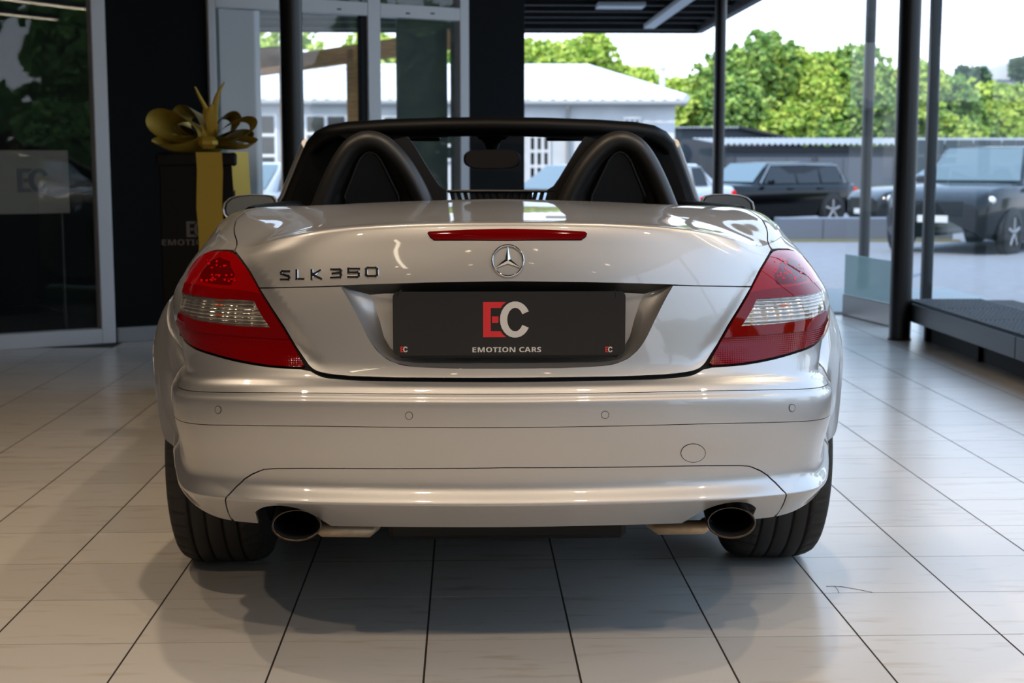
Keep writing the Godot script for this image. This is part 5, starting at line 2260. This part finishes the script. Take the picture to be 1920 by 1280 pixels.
func build_trees():
	var leaf := leaf_cluster()
	var lg0 := Color(.22, .36, .045)
	var lg1 := Color(.58, .66, .14)
	var mg0 := Color(.10, .22, .05)
	var mg1 := Color(.28, .45, .11)
	var k := 0
	# behind the grey garages
	for q in [[1300, 59, 150, 2.8], [1395, 58, 68, 3.3], [1480, 58, 82, 3.3], [1575, 58, 106, 3.4], [1665, 59, 120, 3.3], [1760, 60, 150, 2.8], [1870, 61, 160, 3.0]]:
		var x := at_px(q[0], q[1])
		tree("bushy light green tree growing behind the grey garages", "trees behind the grey garages", Vector3(x, GROUND, -q[1]), y_px(q[2], q[1]) - GROUND, q[3], lg0 if k % 2 == 0 else mg0, lg1 if k % 2 == 0 else mg1.lerp(lg1, .4), 5200, .42, leaf, 100 + k)
		k += 1
	for q in [[1000, 60, 78, 3.2], [1075, 62, 66, 3.4], [1150, 64, 118, 3.0], [1215, 60, 142, 2.6], [1275, 58, 170, 2.2], [560, 62, 62, 3.6], [720, 62, 78, 3.4], [440, 60, 70, 3.4], [860, 62, 70, 3.4]]:
		var x := at_px(q[0], q[1])
		tree("yellow green tree rising behind the white building", "trees behind the white building", Vector3(x, GROUND, -q[1]), y_px(q[2], q[1]) - GROUND, q[3], lg0, lg1, 3600, .5, leaf, 200 + k)
		k += 1
	for q in [[1812, 66, 72, 2.2], [1905, 68, 80, 2.2]]:
		tree("dark pine tree beyond the garages", "pines beyond the garages", Vector3(at_px(q[0], q[1]), GROUND, -q[1]), y_px(q[2], q[1]) - GROUND, q[3], Color(.05, .10, .06), Color(.12, .2, .1), 3000, .45, leaf, 300 + k, true)
		k += 1
	# along the right glass front, mirrored in the office window
	for q in [[16.0, -6.0, 5.0, 2.4], [17.0, 2.0, 4.6, 2.4], [15.0, 8.5, 5.6, 2.6], [14.0, 12.5, 6.2, 2.5], [17.0, 17.5, 5.6, 2.8], [12.0, 16.0, 5.2, 2.4], [24.0, -44.0, 5.5, 3.2], [30.0, -43.0, 5.0, 3.2], [36.0, -41.0, 5.6, 3.4], [33.0, -28.0, 5.2, 3.2], [34.0, -14.0, 5.6, 3.2]]:
		tree("green tree standing along the right glass front", "trees along the right glass front", Vector3(q[0], GROUND, q[1]), q[2], q[3], mg0, mg1, 3200, .42, leaf, 400 + k)
		k += 1

const LAMP_X := [-2.2, -.7, .8, 2.3]
const LAMP_Z := [-4.0, -.9, 2.2, 3.5]
const LAMP_E := 2.5
const TUBE_E := .5
const EXPOSURE := .97

func make_materials():
	M.paint = coated(Color(.73, .725, .72), .44, .82, .8, .03)
	M.gap = mat(Color(.015, .015, .015), .8)
	M.chrome = mat(Color(.86, .86, .87), .06, 1.0)
	M.plastic = mat(Color(.045, .05, .055), .4)
	M.red_lens = mat(Color(.56, .01, .022), .05, 0.0, .36)
	M.red_lens_deep = mat(Color(.44, .006, .018), .05, 0.0, .36)
	M.red_bright = mat(Color(.78, .02, .015), .3, 0.0, .25)
	M.red_dark = mat(Color(.36, .004, .012), .05, 0.0, .36)
	M.lamp_inside = mat(Color(.05, .01, .01), .5)
	M.clear_lens = pane(Color(.9, .88, .85, .04))
	M.reflector = mat(Color(.66, .63, .59), .18, .95)
	M.amber = mat(Color(.80, .34, .03), .25, .8)
	M.plate = mat(Color(.085, .088, .098), .3)
	M.plate_white = mat(Color(.80, .78, .76), .5)
	M.plate_red = mat(Color(.80, .14, .16), .5)
	M.rubber = mat(Color(.03, .03, .03), .6)
	M.tip = mat(Color(.45, .42, .40), .2, 1.0)
	M.tip_rim = mat(Color(.34, .30, .27), .25, 1.0)
	M.soot = mat(Color(.02, .02, .02), .8)
	M.pipe = triplanar(mat(Color(1, 1, 1), .42, .55), noise_tex(.03, 5, Color(.50, .42, .33), Color(.80, .74, .65), 128, 128), Vector3(4, 4, 4))
	M.underbody = mat(Color(.05, .05, .05), .7)
	M.leather = mat(Color(.085, .078, .072), .48)
	M.mesh_cloth = mat(Color(.04, .04, .042), .8)
	M.black_trim = mat(Color(.022, .022, .022), .5, 0.0, .3)
	M.glass = pane(Color(.9, 1, .97, .06))
	M.shop_glass = pane(Color(.80, .95, .95, .06))
	M.shop_glass.metallic_specular = .25
	M.office_glass = pane(Color(.6, .7, .7, .02))
	M.mirror = mat(Color(.80, .84, .86), .02, 1.0)
	M.dark_mirror = mat(Color(.30, .30, .31), .05, 1.0)
	M.tyre = mat(Color(.14, .133, .127), .75)
	M.alloy = mat(Color(.70, .70, .70), .3, .9)
	M.grout = mat(Color(.17, .135, .10), .85)
	M.ceiling = mat(Color(.24, .23, .22), .8)
	M.wall = mat(Color(.40, .39, .38), .8)
	M.dark_wall = mat(Color(.035, .038, .042), .7, 0.0, .25)
	M.grey_trim = mat(Color(.55, .55, .55), .6)
	M.white_frame = mat(Color(.80, .80, .80), .35)
	M.poster = mat(Color(.04, .046, .043), .4, 0.0, .25)
	M.black_metal = mat(Color(.035, .035, .037), .35)
	M.sill = mat(Color(.025, .025, .028), .6, 0.0, .25)
	M.sill_plate = mat(Color(.10, .11, .12), .35, .3)
	M.grating = mat(Color(.10, .105, .11), .55)
	M.steel = mat(Color(.55, .55, .55), .35, .9)
	M.frosted = mat(Color(.72, .84, .84, .7), .6)
	M.frosted.transparency = BaseMaterial3D.TRANSPARENCY_ALPHA
	M.lamp_glow = glow(Color(1.0, .88, .72), 22.0)
	M.tube_glow = glow(Color(1.0, .94, .84), 4.0)
	M.box_black = mat(Color(.02, .02, .022), .5, 0.0, .3)
	M.gold = mat(Color(.60, .51, .19), .40, .5)
	M.print_grey = mat(Color(.25, .25, .26), .5)
	M.asphalt = triplanar(mat(Color(1, 1, 1), .85), noise_tex(.05, 61, Color(.42, .43, .45), Color(.49, .50, .52), 256, 256), Vector3(.3, .3, .3))
	M.gravel = triplanar(mat(Color(1, 1, 1), .9), noise_tex(.25, 62, Color(.55, .54, .52), Color(.82, .82, .80), 256, 256), Vector3(2, 2, 2))
	M.office = mat(Color(.05, .055, .06), .7)
	M.office_floor = mat(Color(.08, .08, .08), .5)
	M.sign_pale = mat(Color(.45, .43, .37), .6)
	M.sign_grey = mat(Color(.20, .21, .20), .4)
	M.canopy_black = mat(Color(.03, .032, .035), .5)
	M.lamp_white = mat(Color(.85, .86, .86), .4)
	M.render_white = triplanar(mat(Color(1, 1, 1), .8), noise_tex(.02, 63, Color(.74, .75, .75), Color(.82, .825, .83), 256, 256), Vector3(.2, .2, .2))
	M.render_grey = mat(Color(.66, .68, .68), .8)
	M.roof_pale = mat(Color(.82, .83, .84), .5)
	M.roof_grey = mat(Color(.55, .56, .57), .6)
	M.garage_grey = mat(Color(.25, .265, .29), .7)
	M.garage_door = mat(Color(.31, .33, .365), .6)
	M.garage_dark = mat(Color(.12, .125, .135), .6)
	M.fence_grey = mat(Color(.22, .26, .28), .6)
	M.planter = mat(Color(.35, .375, .42), .6)
	M.verge = mat(Color(.42, .40, .22), .9)
	M.wood = triplanar(mat(Color(1, 1, 1), .6), noise_tex(.02, 64, Color(.68, .46, .22), Color(.86, .64, .36), 128, 256, 4, .2, .8, Vector2(1, 6)), Vector3(1.5, 1.5, 1.5))
	M.far_glass = mat(Color(.06, .075, .085), .08)
	M.far_glass_pale = mat(Color(.35, .42, .45), .08)
	M.car_black = mat(Color(.015, .015, .018), .12, 0.0, .4)
	M.car_white = coated(Color(.66, .67, .69), .4, .0)
	M.car_silver = coated(Color(.62, .65, .69), .35, .6)
	M.car_dark = mat(Color(.06, .065, .075), .15, 0.0, .4)
	M.rim_dark = mat(Color(.12, .12, .12), .5, .5)
	M.bark = mat(Color(.20, .15, .10), .9)
	M.leaf = mat(Color(1, 1, 1), .6)
	M.leaf.vertex_color_use_as_albedo = true
	M.leaf.backlight_enabled = true
	M.leaf.backlight = Color(.35, .40, .15)
	# marble-like tiles: streaks along x, a few tones
	M.tiles = []
	for k in 4:
		var t := noise_tex(.010, 20 + k, Color(.735, .685, .62), Color(.79, .768, .732), 512, 512, 4, .08, .40, Vector2(1.0, 5.0))
		var m: StandardMaterial3D = triplanar(mat(Color(1, 1, 1) * (1.0 - .015 * k), .26), t, Vector3(.52, .52, .52) * (1.0 + .13 * k))
		M.tiles.append(m)

func _ready():
	setup_view()
	# camera
	var cam := Camera3D.new()
	cam.name = "camera"
	add_child(cam)
	cam.position = EYE
	cam.rotation = Vector3(-PITCH, -YAW, 0)
	cam.near = .05
	cam.far = 400
	var att := CameraAttributesPhysical.new()
	att.frustum_focal_length = FOCUS_MM
	att.frustum_focus_distance = 3.06
	att.exposure_aperture = FOCUS_MM / 8.0
	att.frustum_near = .05
	att.frustum_far = 400
	cam.attributes = att
	cam.fov = rad_to_deg(2.0 * atan(640.0 / FOCAL))
	# sky, sun, exposure
	var env := Environment.new()
	env.background_mode = Environment.BG_SKY
	var sky := Sky.new()
	var ps := ProceduralSkyMaterial.new()
	ps.sky_top_color = Color(.62, .76, .92)
	ps.sky_horizon_color = Color(.93, .96, 1.0)
	ps.sky_curve = .18
	ps.sky_energy_multiplier = SKY_E
	ps.ground_bottom_color = Color(.42, .42, .42)
	ps.ground_horizon_color = Color(.62, .63, .64)
	ps.ground_energy_multiplier = SKY_E
	sky.sky_material = ps
	env.sky = sky
	env.tonemap_mode = Environment.TONE_MAPPER_LINEAR
	env.tonemap_exposure = EXPOSURE
	env.sdfgi_enabled = true
	env.ssao_enabled = true
	env.ssil_enabled = true
	var we := WorldEnvironment.new()
	we.name = "surroundings"
	we.environment = env
	add_child(we)
	var sun := DirectionalLight3D.new()
	sun.name = "sun"
	sun.light_energy = SUN_E
	sun.light_color = Color(1, .96, .9)
	sun.light_angular_distance = 1.2
	sun.shadow_enabled = true
	sun.rotation = Vector3(deg_to_rad(-52), deg_to_rad(-32), 0)
	add_child(sun)
	make_materials()
	build_room()
	build_car()
	build_gift()
	build_outside()
